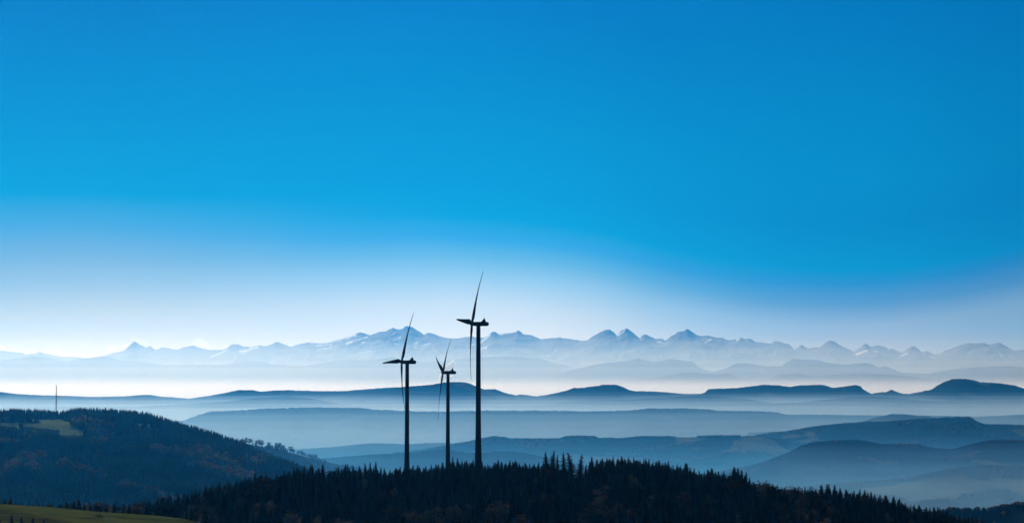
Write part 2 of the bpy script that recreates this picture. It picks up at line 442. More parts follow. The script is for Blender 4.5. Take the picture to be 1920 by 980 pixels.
JURA = [(-420, 738), (-250, 728), (-100, 734), (0, 733), (30, 737), (60, 739), (130, 741), (180, 743), (230, 742), (270, 739), (285, 739), (300, 742), (320, 743), (355, 746), (385, 742), (420, 736), (447, 730),
 (475, 730), (492, 733), (510, 731), (545, 730), (560, 731), (600, 732), (640, 732), (680, 729), (720, 726), (770, 723), (810, 720), (830, 716), (845, 715), (870, 715), (882, 718), (895, 724),
 (910, 729), (928, 728), (935, 731), (950, 736), (960, 738), (968, 740), (975, 738), (985, 739), (1007, 742), (1030, 738), (1045, 735), (1065, 730), (1075, 726), (1095, 726), (1100, 724),
 (1120, 722), (1130, 720), (1155, 720), (1165, 723), (1180, 730), (1190, 732), (1230, 733), (1260, 735), (1280, 737), (1313, 737), (1320, 735), (1328, 728), (1380, 726), (1400, 724),
 (1430, 720), (1460, 721), (1478, 724), (1500, 721), (1535, 720), (1545, 721), (1562, 726), (1575, 724), (1600, 721), (1612, 722), (1616, 728), (1632, 737), (1650, 734), (1660, 734),
 (1670, 729), (1680, 733), (1690, 737), (1705, 737), (1720, 734), (1745, 729), (1755, 722), (1770, 714), (1785, 709), (1810, 709), (1827, 712), (1835, 715), (1870, 717), (1900, 721),
 (1920, 728), (1980, 736), (2120, 730), (2340, 738)]
hill('hills', JURA, 15000, 1900, 1500, M_mid, step_px=1.0, rows=60, rough_px=1.5, seed=5, spur=0.28, rough_scale=2.0)
JURA2 = [(-420, 764), (250, 762), (420, 752), (480, 745), (540, 742), (590, 747), (640, 756), (720, 764), (900, 767), (1000, 759), (1100, 751), (1180, 748), (1300, 741), (1340, 742), (1400, 747), (1450, 755),
 (1500, 753), (1580, 745), (1640, 743), (1700, 747), (1760, 752), (1850, 745), (1920, 749), (2100, 755), (2340, 760)]
hill('hills', JURA2, 13900, 1100, 800, M_mid, step_px=2.0, rows=40, rough_px=0.9, seed=35, spur=0.28, rough_scale=3.0)
PLAT = [(-420, 790), (1300, 784), (1440, 779), (1470, 776), (1520, 776), (1600, 777), (1700, 778), (1760, 778), (1830, 780), (1870, 778), (1920, 776), (2340, 772)]
hill('hills', PLAT, 11400, 900, 1000, M_mid, step_px=1.2, rows=40, rough_px=1.3, seed=6)
L5 = [(-420, 800), (250, 800), (345, 788), (360, 781), (375, 776), (395, 770), (430, 768), (460, 767), (500, 764), (545, 763), (600, 762), (640, 763), (680, 763), (700, 766), (750, 768),
 (790, 770), (860, 769), (905, 768), (1000, 768), (1080, 769), (1130, 769), (1180, 768), (1215, 764), (1290, 764), (1320, 765), (1345, 768), (1400, 769), (1450, 771), (1462, 772),
 (1478, 778), (1500, 787), (1530, 800), (1600, 815), (2340, 826)]
hill('hills', L5, 10500, 1100, 900, M_mid, step_px=1.0, rows=60, rough_px=2.2, seed=7, spur=0.3, rough_scale=2.2)
L5C = [(-420, 850), (1560, 806), (1600, 795), (1620, 788), (1640, 781), (1670, 775), (1690, 775), (1740, 779), (1760, 787), (1800, 800), (2340, 840)]
hill('hills', L5C, 9300, 700, 600, M_mid, step_px=1.2, rows=30, rough_px=1.3, seed=8, pxa=1400, pxb=2000)
L6B = [(1300, 836), (1380, 824), (1440, 812), (1470, 810), (1515, 802), (1540, 798), (1580, 794), (1600, 793), (1620, 791), (1660, 791), (1700, 788), (1730, 785), (1760, 784), (1770, 782),
 (1780, 783), (1815, 782), (1825, 789), (1835, 794), (1845, 796), (1880, 796), (1920, 797), (2340, 800)]
_, gridL6B = hill('hills', L6B, 8300, 900, 700, M_wooded, wood=(23, -0.28), step_px=1.2, rows=60, rough_px=0.8, seed=9, spur=0.35, rough_scale=2.4, pxa=1280)
L6A = [(-420, 880), (560, 842), (640, 836), (700, 830), (760, 832), (820, 829), (900, 832), (1000, 850), (1100, 870)]
hill('hills', L6A, 8600, 700, 700, M_wooded, wood=(25, -0.1), step_px=1.2, rows=40, rough_px=1.4, seed=10, pxa=-300, pxb=1120)
L6 = [(760, 850), (880, 829), (905, 823), (925, 819), (945, 820), (955, 823), (1000, 823), (1050, 823), (1059, 819), (1115, 818), (1120, 822), (1170, 822), (1200, 819), (1250, 818),
 (1290, 819), (1340, 817), (1375, 817), (1400, 818), (1430, 818), (1450, 822), (1470, 826), (1490, 832), (1510, 836), (1560, 850), (1700, 870)]
_, gridL6 = hill('hills', L6, 7500, 900, 700, M_wooded, wood=(22, -0.28), step_px=1.2, rows=60, rough_px=0.8, seed=12, spur=0.35, rough_scale=2.4, pxa=740, pxb=1720)
L6N = [(300, 890), (560, 862), (700, 851), (780, 847), (800, 844), (820, 842), (835, 841), (850, 843), (880, 848), (905, 848), (925, 845), (960, 845), (980, 847), (1010, 853), (1060, 864), (1150, 880)]
hill('hills', L6N, 6700, 700, 600, M_near, step_px=1.2, rows=40, rough_px=1.8, seed=13, pxa=200, pxb=1180)
L7 = [(1300, 895), (1400, 876), (1440, 864), (1480, 848), (1500, 837), (1520, 831), (1560, 827), (1600, 826), (1615, 827), (1650, 834), (1700, 834), (1725, 836), (1745, 841), (1775, 844),
 (1790, 842), (1805, 837), (1830, 831), (1855, 827), (1880, 826), (1920, 827), (2000, 830), (2340, 826)]
_, gridL7 = hill('hills', L7, 6600, 800, 600, M_wooded, wood=(21, -0.28), step_px=1.2, rows=70, rough_px=0.9, seed=14, spur=0.4, rough_scale=2.4, pxa=1280)
L7B = [(1250, 970), (1420, 930), (1500, 915), (1560, 908), (1650, 902), (1700, 897), (1740, 888), (1790, 878), (1850, 873), (1920, 876), (2100, 868), (2340, 875)]
_, gridL7B = hill('hills', L7B, 5900, 700, 500, M_wooded, wood=(27, -0.15), step_px=1.5, rows=40, rough_px=1.2, seed=18, spur=0.35, rough_scale=2.6, pxa=1250)
L8 = [(1560, 985), (1700, 970), (1780, 958), (1850, 957), (1880, 952), (1900, 948), (1920, 946), (1980, 941), (2340, 930)]
_, gridL8 = hill('hills', L8, 3900, 500, 500, M_wooded, wood=(24, -0.25), step_px=2.0, rows=40, rough_px=0.5, seed=15, pxa=1560, floor=-400, spur=0.2)
L8B = [(1690, 960), (1712, 945), (1722, 938), (1735, 936), (1770, 937), (1800, 941), (1840, 943), (1870, 940), (1900, 943), (2340, 945)]
hill('hills', L8B, 5350, 300, 300, M_near, step_px=2.0, rows=24, rough_px=1.0, seed=16, pxa=1690, floor=-400, spur=0.2)

LH2 = [(-420, 850), (300, 832), (440, 826), (480, 834), (530, 843), (560, 851), (600, 863), (640, 871), (680, 881), (740, 896), (860, 930)]
_, gridLH2 = hill('hills', LH2, 6000, 700, 600, M_near, step_px=2.0, rows=50, rough_px=0.5, seed=17, pxa=100, pxb=860, spur=0.25)

# the wooded hill on the left with its meadows
LHT = [(-420, 806), (-200, 788), (0, 779), (35, 777), (80, 779), (120, 782), (150, 775), (180, 775), (240, 779), (280, 785), (320, 797), (360, 808), (400, 819), (440, 833), (480, 850), (520, 866), (560, 880), (585, 893), (620, 915), (680, 950), (760, 990)]
def left_hill():
    pr = np.array(LHT, float)
    pxs = np.arange(-420, 761, 2.0)
    zc = zat(np.interp(pxs, pr[:, 0], pr[:, 1]), 5200.0)
    X = (pxs - 960) / FP * 5200.0
    rows = []
    for D in np.arange(3700, 5201, 12.0):
        s = (5200 - D) / 1500.0
        h = 1 - (0.10 * min(s / 0.22, 1) + 0.90 * np.clip((s - 0.12) / 0.88, 0, 1) ** 1.05)
        z = -396 + (zc + 396) * h
        w = math.sin(math.pi * min(1, max(0, s - 0.12) / 0.88))
        z = z + w * (42 * fbm(X / 420.0 + D / 900.0, D / 420.0 + X * 0, 4, 41) + 16 * (ridged(X / 500.0 + D / 500.0, X * 0 + D / 1400.0, 3, 44) - 0.5))
        rows.append(np.stack([X * (D / 5200.0), np.full(len(X), D), z], 1))
    for D in np.arange(5260, 6000, 60.0):
        s = (D - 5200) / 740.0
        z = -404 + (zc + 404) * max(0.0, math.cos(s * math.pi / 2)) ** 1.2
        rows.append(np.stack([X * (D / 5200.0), np.full(len(X), D), z], 1))
    return np.array(rows)
LHG = left_hill()
FIELDS = [[(0, 791.5), (40, 792), (76, 793), (80, 791.5), (60, 788), (45, 785), (70, 785.5), (115, 786), (133, 790), (137, 797), (150, 802), (157, 805), (155, 815), (125, 816.5), (111, 814), (110, 806), (85, 803), (70, 803), (50, 799), (38, 799), (33, 805), (28, 800), (0, 798), (-200, 800), (-200, 792)],
          [(242, 795), (262, 793.5), (288, 796), (296, 798), (280, 799), (255, 797)]]
def in_poly(px, py, poly):
    r = np.zeros(px.shape, bool); n = len(poly)
    for i in range(n):
        x0, y0 = poly[i]; x1, y1 = poly[(i + 1) % n]
        if y0 == y1: continue
        c = ((y0 > py) != (y1 > py)) & (px < (x1 - x0) * (py - y0) / (y1 - y0) + x0)
        r ^= c
    return r
def field_mask(x, y, z):
    px, py = proj(x, y, z)
    m = np.zeros(px.shape, bool)
    for p in FIELDS: m |= in_poly(px + 6 * fbm(px / 9.0, py / 4.0, 3, 8), py + 1.6 * fbm(px / 7.0, py / 3.0, 3, 6), p)
    return m
m_, n_ = LHG.shape[:2]
Vf = LHG.reshape(-1, 3)
ii, jj = np.meshgrid(np.arange(n_ - 1), np.arange(m_ - 1)); a_ = (jj * n_ + ii).ravel()
fm = field_mask(Vf[:, 0], Vf[:, 1], Vf[:, 2]).astype(float)
M_lh = meadow_hill_material('hill_meadow', 'meadow', (0.02, 0.025, 0.015), (0.075, 0.115, 0.05), (0.11, 0.14, 0.065), 1 / 45.0)
tag(obj('hills', make_mesh('hills', Vf, np.stack([a_, a_ + 1, a_ + 1 + n_, a_ + n_], 1), [M_lh], True, attr={'meadow': fm})), kind='structure')

# ------------------------------------------------------------------ tree templates
rng = np.random.RandomState(11)
def spruce_crown(seed, whorls=26, per=12, sparse=0.0, width=0.17, base=0.12, quads=2):
    """unit height; drooping branches in whorls, uneven lengths"""
    r = np.random.RandomState(seed)
    v = []; f = []
    off = r.rand() * 6.28
    lean = r.randn(2) * 0.006
    for w in range(whorls):
        t = base + (1 - base) * (w + 0.3 * r.rand()) / whorls
        prof = (1 - t) ** 0.78 * (1.0 + 0.12 * math.sin(w * 1.7 + seed)) * (0.55 + 0.45 * min(1, (t - base + 0.05) / 0.15))
        Rw = width * prof * (0.78 + 0.44 * r.rand()) + 0.004
        nb = max(4, int(per * (0.6 + 0.6 * (1 - t))))
        for k in range(nb):
            if r.rand() < sparse: continue
            a = off + w * 2.4 + 6.283 * (k + 0.5 * r.rand()) / nb
            ln = Rw * (0.62 + 0.62 * r.rand())
            ca, sa = math.cos(a), math.sin(a)
            dr = -(0.18 + 0.30 * (1 - t)) * ln + (0.1 * ln * r.randn())
            wd = ln * (0.36 + 0.18 * r.rand()) + 0.003
            cx, cy = lean * t * t * 5
            i = len(v)
            z0 = t + 0.012 + r.uniform(-0.5, 0.5) * 0.9 / whorls
            v += [(cx, cy, z0),
                  (cx + ca * ln * 0.55 - sa * wd * 0.6, cy + sa * ln * 0.55 + ca * wd * 0.6, z0 + dr * 0.35 - 0.016),
                  (cx + ca * ln * 0.55 + sa * wd * 0.6, cy + sa * ln * 0.55 - ca * wd * 0.6, z0 + dr * 0.35 - 0.016),
                  (cx + ca * ln, cy + sa * ln, z0 + dr),
                  (cx + ca * ln * 0.5, cy + sa * ln * 0.5, z0 + dr * 0.3 - 0.03 * (1 - t) - 0.012)]
            f += [(i, i + 1, i + 2), (i + 1, i + 3, i + 2)]
            if quads > 1: f += [(i, i + 3, i + 4), (i + 1, i + 4, i + 2)]
    # the dense dark inside of the crown
    core = 0.30 if sparse else 0.5
    k = 7; i0 = len(v)
    for q, t in enumerate((base, base + 0.2, 0.55, 0.8, 0.97)):
        rad = width * (1 - t) ** 0.8 * core * (0.35 if q == 0 else 1)
        for j in range(k):
            a = 6.283 * j / k; q2 = rad * (0.75 + 0.5 * r.rand())
            v.append((lean[0] * t * t * 5 + q2 * math.cos(a), lean[1] * t * t * 5 + q2 * math.sin(a), t + 0.01 * r.randn()))
    for q in range(4):
        for j in range(k):
            a, b = i0 + q * k + j, i0 + q * k + (j + 1) % k
            f += [(a, b, b + k), (a, b + k, a + k)]
    # leader
    i = len(v)
    v += [(0.004, 0, 0.95), (-0.003, 0.004, 0.95), (-0.003, -0.004, 0.95), (lean[0] * 5, lean[1] * 5, 1.0)]
    f += [(i, i + 1, i + 3), (i + 1, i + 2, i + 3), (i + 2, i, i + 3)]
    return np.array(v), np.array(f)
def leafy_crown(seed, n_clump=34, leaves=26, rx=0.30, rz=0.36, cz=0.62, leaf=0.035, columnar=False):
    r = np.random.RandomState(seed)
    v = []; f = []
    lobes = [(r.randn(3) * np.array([rx * 0.42, rx * 0.42, rz * 0.35]), 0.55 + 0.35 * r.rand()) for _ in range(6)]
    for c in range(n_clump):
        lo, s = lobes[c % 6]
        d = r.randn(3); d /= np.linalg.norm(d)
        ctr = np.array([0, 0, cz]) + lo + d * np.array([rx, rx, rz]) * s * (0.55 + 0.35 * r.rand())
        cr = 0.055 + 0.05 * r.rand()
        for _ in range(leaves):
            p = ctr + r.randn(3) * cr * np.array([1, 1, 0.7])
            n = r.randn(3); n /= np.linalg.norm(n)
            a = np.cross(n, [0, 0, 1.0]) + 1e-3; a /= np.linalg.norm(a); b = np.cross(n, a)
            l = leaf * (0.6 + 0.8 * r.rand())
            i = len(v)
            v += [p - a * l, p + b * l * 0.7, p + a * l, p - b * l * 0.7]
            f += [(i, i + 1, i + 2), (i, i + 2, i + 3)]
    v = np.array(v)
    lo, hi = v[:, 2].min(), v[:, 2].max()
    b0 = 0.08 if columnar else 0.16
    v[:, 2] = b0 + (v[:, 2] - lo) / (hi - lo) * (1.0 - b0)
    return v, np.array(f)
def trunk_mb(h, r0, leafy=False, seed=0):
    mb = MB(); r = np.random.RandomState(seed)
    rings = []
    for i, t in enumerate(np.linspace(-0.03, 0.93 if not leafy else 0.6, 7)):
        rad = r0 * (1.25 if i == 0 else 1 - t * 0.93)
        cx, cy = (0.01 * math.sin(5 * t + seed), 0.01 * math.cos(4 * t + seed)) if leafy else (0, 0)
        rings.append([(cx + rad * math.cos(6.283 * j / 7), cy + rad * math.sin(6.283 * j / 7), t) for j in range(7)])
    mb.rings(rings)
    if leafy:
        for k in range(7):
            a = k * 2.4 + seed; z0 = 0.22 + 0.05 * k; l = 0.26 - 0.015 * k
            mb.tube((0, 0, z0), (math.cos(a) * l, math.sin(a) * l, z0 + 0.22), r0 * 0.45, r0 * 0.1, 5)
    return mb
# low polygon crowns for distant woods
def lp_spruce(seed):
    r = np.random.RandomState(seed); v = []; f = []
    for t0, t1, rad in ((0.05, 0.6, 0.2), (0.3, 0.82, 0.15), (0.6, 1.0, 0.09)):
        i = len(v)
        for k in range(6):
            a = 6.283 * (k + 0.4 * r.rand()) / 6; q = rad * (0.7 + 0.6 * r.rand())
            v.append((q * math.cos(a), q * math.sin(a), t0 + 0.05 * r.randn() * 0.6))
        v.append((0, 0, t1))
        for k in range(6): f.append((i + k, i + (k + 1) % 6, i + 6))
    return np.array(v), np.array(f)
def lp_leafy(seed):
    r = np.random.RandomState(seed)
    rings = []; v = []; f = []
    for zt, rad in ((0.15, 0.16), (0.4, 0.36), (0.68, 0.37), (0.88, 0.22)):
        i = len(v); rings.append(i)
        for k in range(7):
            a = 6.283 * (k + 0.5 * r.rand()) / 7; q = rad * (0.7 + 0.6 * r.rand())
            v.append((q * math.cos(a), q * math.sin(a), zt + 0.08 * r.randn() * 0.7))
    v.append((0, 0, 1.0))
    for a in range(3):
        for k in range(7):
            p, q = rings[a] + k, rings[a] + (k + 1) % 7
            f += [(p, q, q + 7), (p, q + 7, p + 7)]
    for k in range(7): f.append((rings[3] + k, rings[3] + (k + 1) % 7, len(v) - 1))
    return np.array(v), np.array(f)

def scatter(templates, pos, hgt, wid, rot, which, tint):
    """merge copies of template crowns into one vertex/face/colour set"""
    VV = []; FF = []; CC = []; base = 0
    for t in range(len(templates)):
        sel = np.where(which == t)[0]
        if not len(sel): continue
        tv, tf = templates[t]
        c, s = np.cos(rot[sel])[:, None], np.sin(rot[sel])[:, None]
        x = (tv[None, :, 0] * c - tv[None, :, 1] * s) * wid[sel][:, None]
        y = (tv[None, :, 0] * s + tv[None, :, 1] * c) * wid[sel][:, None]
        z = tv[None, :, 2] * hgt[sel][:, None]
        V = np.stack([x, y, z], 2) + pos[sel][:, None, :]
        n = tv.shape[0]
        F = tf[None] + (np.arange(len(sel)) * n)[:, None, None] + base
        VV.append(V.reshape(-1, 3)); FF.append(F.reshape(-1, 3))
        CC.append(np.repeat(tint[sel], n, axis=0))
        base += len(sel) * n
    return np.concatenate(VV), np.concatenate(FF), np.concatenate(CC)

M_canopy = tinted('distant_foliage')
TPL = [lp_spruce(1), lp_spruce(2), lp_spruce(3), lp_leafy(4), lp_leafy(5)]
SPR = np.array([(0.012, 0.022, 0.011), (0.009, 0.016, 0.009), (0.016, 0.026, 0.013)])
AUT = np.array([(0.085, 0.050, 0.022), (0.10, 0.060, 0.03), (0.06, 0.055, 0.02), (0.045, 0.05, 0.018), (0.075, 0.038, 0.02)])
def grid_height(G, x, y):
    """height of a ridge grid (rows x cols x 3) at world points, by local interpolation"""
    m, n = G.shape[:2]
    r0 = G[:, n // 2, 1]
    j = np.clip(np.interp(y, r0, np.arange(m)), 0, m - 1.001)
    j0 = j.astype(int); fj = j - j0
    out = np.zeros(len(x))
    u = x / y
    ucol = G[0, :, 0] / G[0, :, 1]
    i = np.clip(np.interp(u, ucol, np.arange(n)), 0, n - 1.001); i0 = i.astype(int); fi = i - i0
    Z = G[:, :, 2]
    return (Z[j0, i0] * (1 - fi) + Z[j0, i0 + 1] * fi) * (1 - fj) + (Z[j0 + 1, i0] * (1 - fi) + Z[j0 + 1, i0 + 1] * fi) * fj

def wood(name, G, u0, u1, y0, y1, spacing, hmin, hmax, autumn, seed, keep=None, label=None, low=None):
    r = np.random.RandomState(seed)
    xs_ = np.arange(u0 * y1, u1 * y1, spacing); ys_ = np.arange(y0, y1, spacing)
    gx, gy = np.meshgrid(xs_, ys_)
    gx = (gx + r.uniform(-.5, .5, gx.shape) * spacing * 1.0).ravel(); gy = (gy + r.uniform(-.5, .5, gy.shape) * spacing).ravel()
    ok = (gx / gy > u0) & (gx / gy < u1)
    gx, gy = gx[ok], gy[ok]
    gz = grid_height(G, gx, gy)
    if keep is not None:
        k = keep(gx, gy, gz, r); gx, gy, gz = gx[k], gy[k], gz[k]
    n = len(gx)
    au = autumn(gx, gy, gz) if callable(autumn) else np.full(n, autumn)
    is_a = r.rand(n) < au
    which = np.where(is_a, 3 + r.randint(0, 2, n), r.randint(0, 3, n))
    stand = fbm(gx / 90.0, gy / 90.0, 3, seed + 3)
    h = (hmin + (hmax - hmin) * r.rand(n)) * (1 + 0.18 * stand) * np.where(is_a, 0.8, 1.0)
    if low is not None: h = np.where(low(gx, gy, gz, h), h * 0.3, h)
    wd = np.maximum(h, 9.0) * (0.85 + 0.4 * r.rand(n)) * np.where(is_a, 1.0, 0.95)
    tint = np.where(is_a[:, None], AUT[r.randint(0, len(AUT), n)], SPR[r.randint(0, 3, n)]) * ((0.7 + 0.5 * r.rand(n)) * np.clip(1 + 1.2 * stand, 0.4, 2.2))[:, None]
    V, F, Cc = scatter(TPL, np.stack([gx, gy, gz - 1.0], 1), h, wd, r.rand(n) * 6.28, which, tint)
    o = obj(name, make_mesh(name, V, F, [M_canopy], col=Cc))
    return tag(o, label, 'wood', kind='stuff')

def lh_keep(x, y, z, r): return ~field_mask(x, y, z)
def lh_low(x, y, z, h):      # shrubs, not tall trees, on the near edge of the meadows
    k = np.zeros(len(x), bool)
    for f in (1.0, 0.5):
        px, py = proj(x, y, z + h * f)
        for p in FIELDS: k |= in_poly(px + 5 * fbm(px / 6.0, py / 3.0, 3, 8), py + 2 * fbm(px / 5.0, py / 3.0, 3, 6), p)
    return k
def lh_autumn(x, y, z):
    px, py = proj(x, y, z)
    a = np.clip(fbm(px / 60.0, py / 24.0, 4, 77) * 2.0 - 0.5, 0, 0.5)
    def line(x0, y0, x1, y1, w):
        dx, dy = x1 - x0, y1 - y0; t = np.clip(((px - x0) * dx + (py - y0) * dy) / (dx * dx + dy * dy), 0, 1)
        return np.clip(1.2 - np.hypot(px - x0 - t * dx, py - y0 - t * dy) / w, 0, 0.7)
    for l in ((0, 893, 45, 862, 9), (45, 862, 80, 860, 8), (115, 872, 160, 885, 6), (160, 885, 200, 900, 5), (225, 912, 305, 930, 7), (290, 845, 420, 862, 8), (400, 856, 445, 880, 8),
              (500, 850, 560, 868, 8), (0, 832, 35, 834, 4), (150, 790, 215, 803, 4), (385, 880, 470, 900, 9)):
        a = np.maximum(a, line(*l))
    return a * (py > 786)
wood('forest', LHG, -0.31, -0.075, 3760, 5235, 7.6, 13, 22, lh_autumn, 5, lh_keep, 'dark spruce and rust brown autumn woodland covering the hill on the left', lh_low)

def far_wood_keep(frac):
    def k(x, y, z, r): return (fbm(x / 260.0, y / 260.0, 4, 9) > frac)
    return k
wood('forest', gridLH2, -0.16, -0.03, 5400, 6030, 9, 8, 15, 0.06, 6, lambda x, y, z, r: (z > -396) & ((y < 5930) | (fbm(x / 60.0, y / 200.0, 3, 4) > -0.05)), 'bluish wood on the slope behind the left hill')
for G_, u0, u1, y0, y1, sd_, lb in ((gridL7, 0.09, 0.36, 5850, 6750, 21, 'hazy wood over the nearest rounded hills at right'),
                                (gridL6, -0.03, 0.17, 6700, 7700, 22, 'hazy wood over the long hill behind the four tall spruces'),
                                (gridL6B, 0.12, 0.36, 7600, 8500, 23, 'pale hazy wood on the hills right of the long ridge')):
    # follow each grid's own rows: its crest wanders in depth
    pass
def wood_on_grid(name, G, n_target, hmin, hmax, autumn, seed, label, thr=-0.28):
    r = np.random.RandomState(seed)
    m, n = G.shape[:2]
    m2 = m - 6
    j = r.rand(n_target) * (m2 - 1.01); i = r.rand(n_target) * (n - 1.01)
    j = np.concatenate([j, np.full(n_target // 5, m - 9.0) + r.uniform(-0.6, 0.6, n_target // 5)]); i = np.concatenate([i, r.rand(n_target // 5) * (n - 1.01)])
    j0 = j.astype(int); i0 = i.astype(int); fj = (j - j0)[:, None]; fi = (i - i0)[:, None]
    p = (G[j0, i0] * (1 - fi) + G[j0, i0 + 1] * fi) * (1 - fj) + (G[j0 + 1, i0] * (1 - fi) + G[j0 + 1, i0 + 1] * fi) * fj
    k = (fbm(p[:, 0] / 330.0, p[:, 1] / 330.0, 4, seed) > thr) & (p[:, 2] > FLOOR - 2)
    p = p[k]; n = len(p)
    is_a = r.rand(n) < autumn + 0.75 * (fbm(p[:, 0] / 150.0, p[:, 1] / 110.0, 4, seed + 50) > 0.24)
    which = np.where(is_a, 3 + r.randint(0, 2, n), r.randint(0, 3, n))
    h = hmin + (hmax - hmin) * r.rand(n)
    tint = np.where(is_a[:, None], AUT[r.randint(0, len(AUT), n)], SPR[r.randint(0, 3, n)]) * (0.75 + 0.5 * r.rand(n))[:, None]
    p[:, 2] -= h * 0.3
    V, F, Cc = scatter(TPL, p, h, h * 1.3, r.rand(n) * 6.28, which, tint)
    return tag(obj(name, make_mesh(name, V, F, [M_canopy], col=Cc)), label, 'wood', kind='stuff')
wood_on_grid('forest', gridL7, 26000, 6, 11, 0.0, 21, 'hazy wood over the nearest rounded hills at right')
wood_on_grid('forest', gridL6, 22000, 6, 11, 0.0, 22, 'hazy wood over the long hill behind the four tall spruces')
wood_on_grid('forest', gridL6B, 20000, 6, 11, 0.0, 23, 'pale hazy wood on the hills right of the long ridge')
wood_on_grid('forest', gridL7B, 16000, 6, 11, 0.02, 27, 'misty woods between pale fields low on the right', -0.15)
wood_on_grid('forest', gridL8, 4000, 8, 14, 0.08, 24, 'bluish mixed wood at the lower right corner of the valley')

# ------------------------------------------------------------------ foreground terrain
TIPS = [(-260, 925), (-120, 930), (0, 936), (9, 934), (20, 931), (30, 940), (55, 939), (72, 940), (90, 941), (100, 941), (125, 939), (140, 935), (148, 935), (158, 941), (170, 941), (185, 941),
 (200, 942), (215, 941), (232, 943), (243, 941), (255, 938), (268, 936), (280, 934), (293, 931), (302, 930), (315, 925), (322, 925), (335, 922), (345, 921), (358, 918), (370, 914), (375, 913),
 (385, 909), (395, 907), (400, 908), (411, 901), (420, 904), (430, 899), (442, 898), (447, 898), (459, 891), (470, 893), (480, 886), (490, 884), (500, 887), (508, 893), (520, 888),
 (533, 881), (540, 881), (550, 875), (558, 875), (567, 871), (580, 870), (587, 869), (598, 876), (606, 869), (617, 880), (628, 875), (636, 873), (646, 869), (652, 868), (663, 872), (673, 872),
 (687, 867), (695, 865), (705, 864), (712, 874), (721, 875), (731, 879), (740, 876), (750, 873), (757, 875), (769, 870), (773, 871), (780, 870), (790, 873), (797, 872), (808, 869), (816, 869),
 (823, 868), (831, 865), (840, 866), (848, 854), (857, 857), (866, 862), (872, 863), (880, 862), (888, 860), (903, 864), (915, 868), (926, 865), (934, 860), (940, 864), (954, 861), (961, 862),
 (967, 860), (973, 865), (986, 865), (993, 868), (1003, 867), (1010, 865), (1019, 864), (1026, 846), (1033, 843), (1046, 851), (1057, 847), (1072, 847), (1086, 850), (1097, 870), (1105, 864),
 (1111, 855), (1120, 860), (1124, 858), (1137, 857), (1142, 858), (1150, 855), (1160, 859), (1168, 854), (1181, 857), (1190, 856), (1196, 861), (1206, 858), (1211, 859), (1217, 859), (1224, 865),
 (1229, 863), (1235, 861), (1242, 866), (1248, 865), (1254, 862), (1262, 870), (1270, 869), (1278, 872), (1284, 867), (1288, 867), (1294, 875), (1300, 876), (1306, 884), (1312, 880), (1320, 882),
 (1331, 879), (1335, 877), (1342, 883), (1347, 882), (1357, 882), (1368, 887), (1377, 874), (1383, 876), (1389, 880), (1398, 883), (1404, 893), (1411, 901), (1425, 899), (1434, 899), (1442, 905),
 (1450, 906), (1458, 908), (1469, 910), (1481, 909), (1490, 912), (1500, 911), (1511, 911), (1523, 911), (1532, 915), (1540, 908), (1550, 906), (1555, 906), (1564, 907), (1577, 913), (1588, 916),
 (1592, 917), (1601, 918), (1610, 916), (1620, 916), (1628, 921), (1632, 920), (1638, 924), (1649, 925), (1658, 928), (1664, 927), (1674, 929), (1684, 933), (1693, 940), (1698, 941), (1707, 944),
 (1715, 944), (1722, 946), (1728, 945), (1735, 949), (1742, 950), (1752, 949), (1757, 949), (1763, 949), (1775, 953), (1783, 964), (1789, 965), (1794, 968), (1801, 965), (1807, 966), (1817, 968),
 (1823, 967), (1833, 966), (1840, 969), (1850, 976), (1870, 984), (1920, 1005), (2100, 1060), (2300, 1100)]
TP = np.array(TIPS, float)
DC = 1150.0
XC = (TP[:, 0] - 960) / FP * DC
low = np.array([max(TP[max(0, i - 3):i + 4, 1]) for i in range(len(TP))])   # lower envelope of the tips
low = np.convolve(np.pad(low, 4, mode='edge'), np.ones(9) / 9, mode='valid')
ZTOP = zat(low, DC)
def smooth01(t): t = np.clip(t, 0, 1); return t * t * (3 - 2 * t)
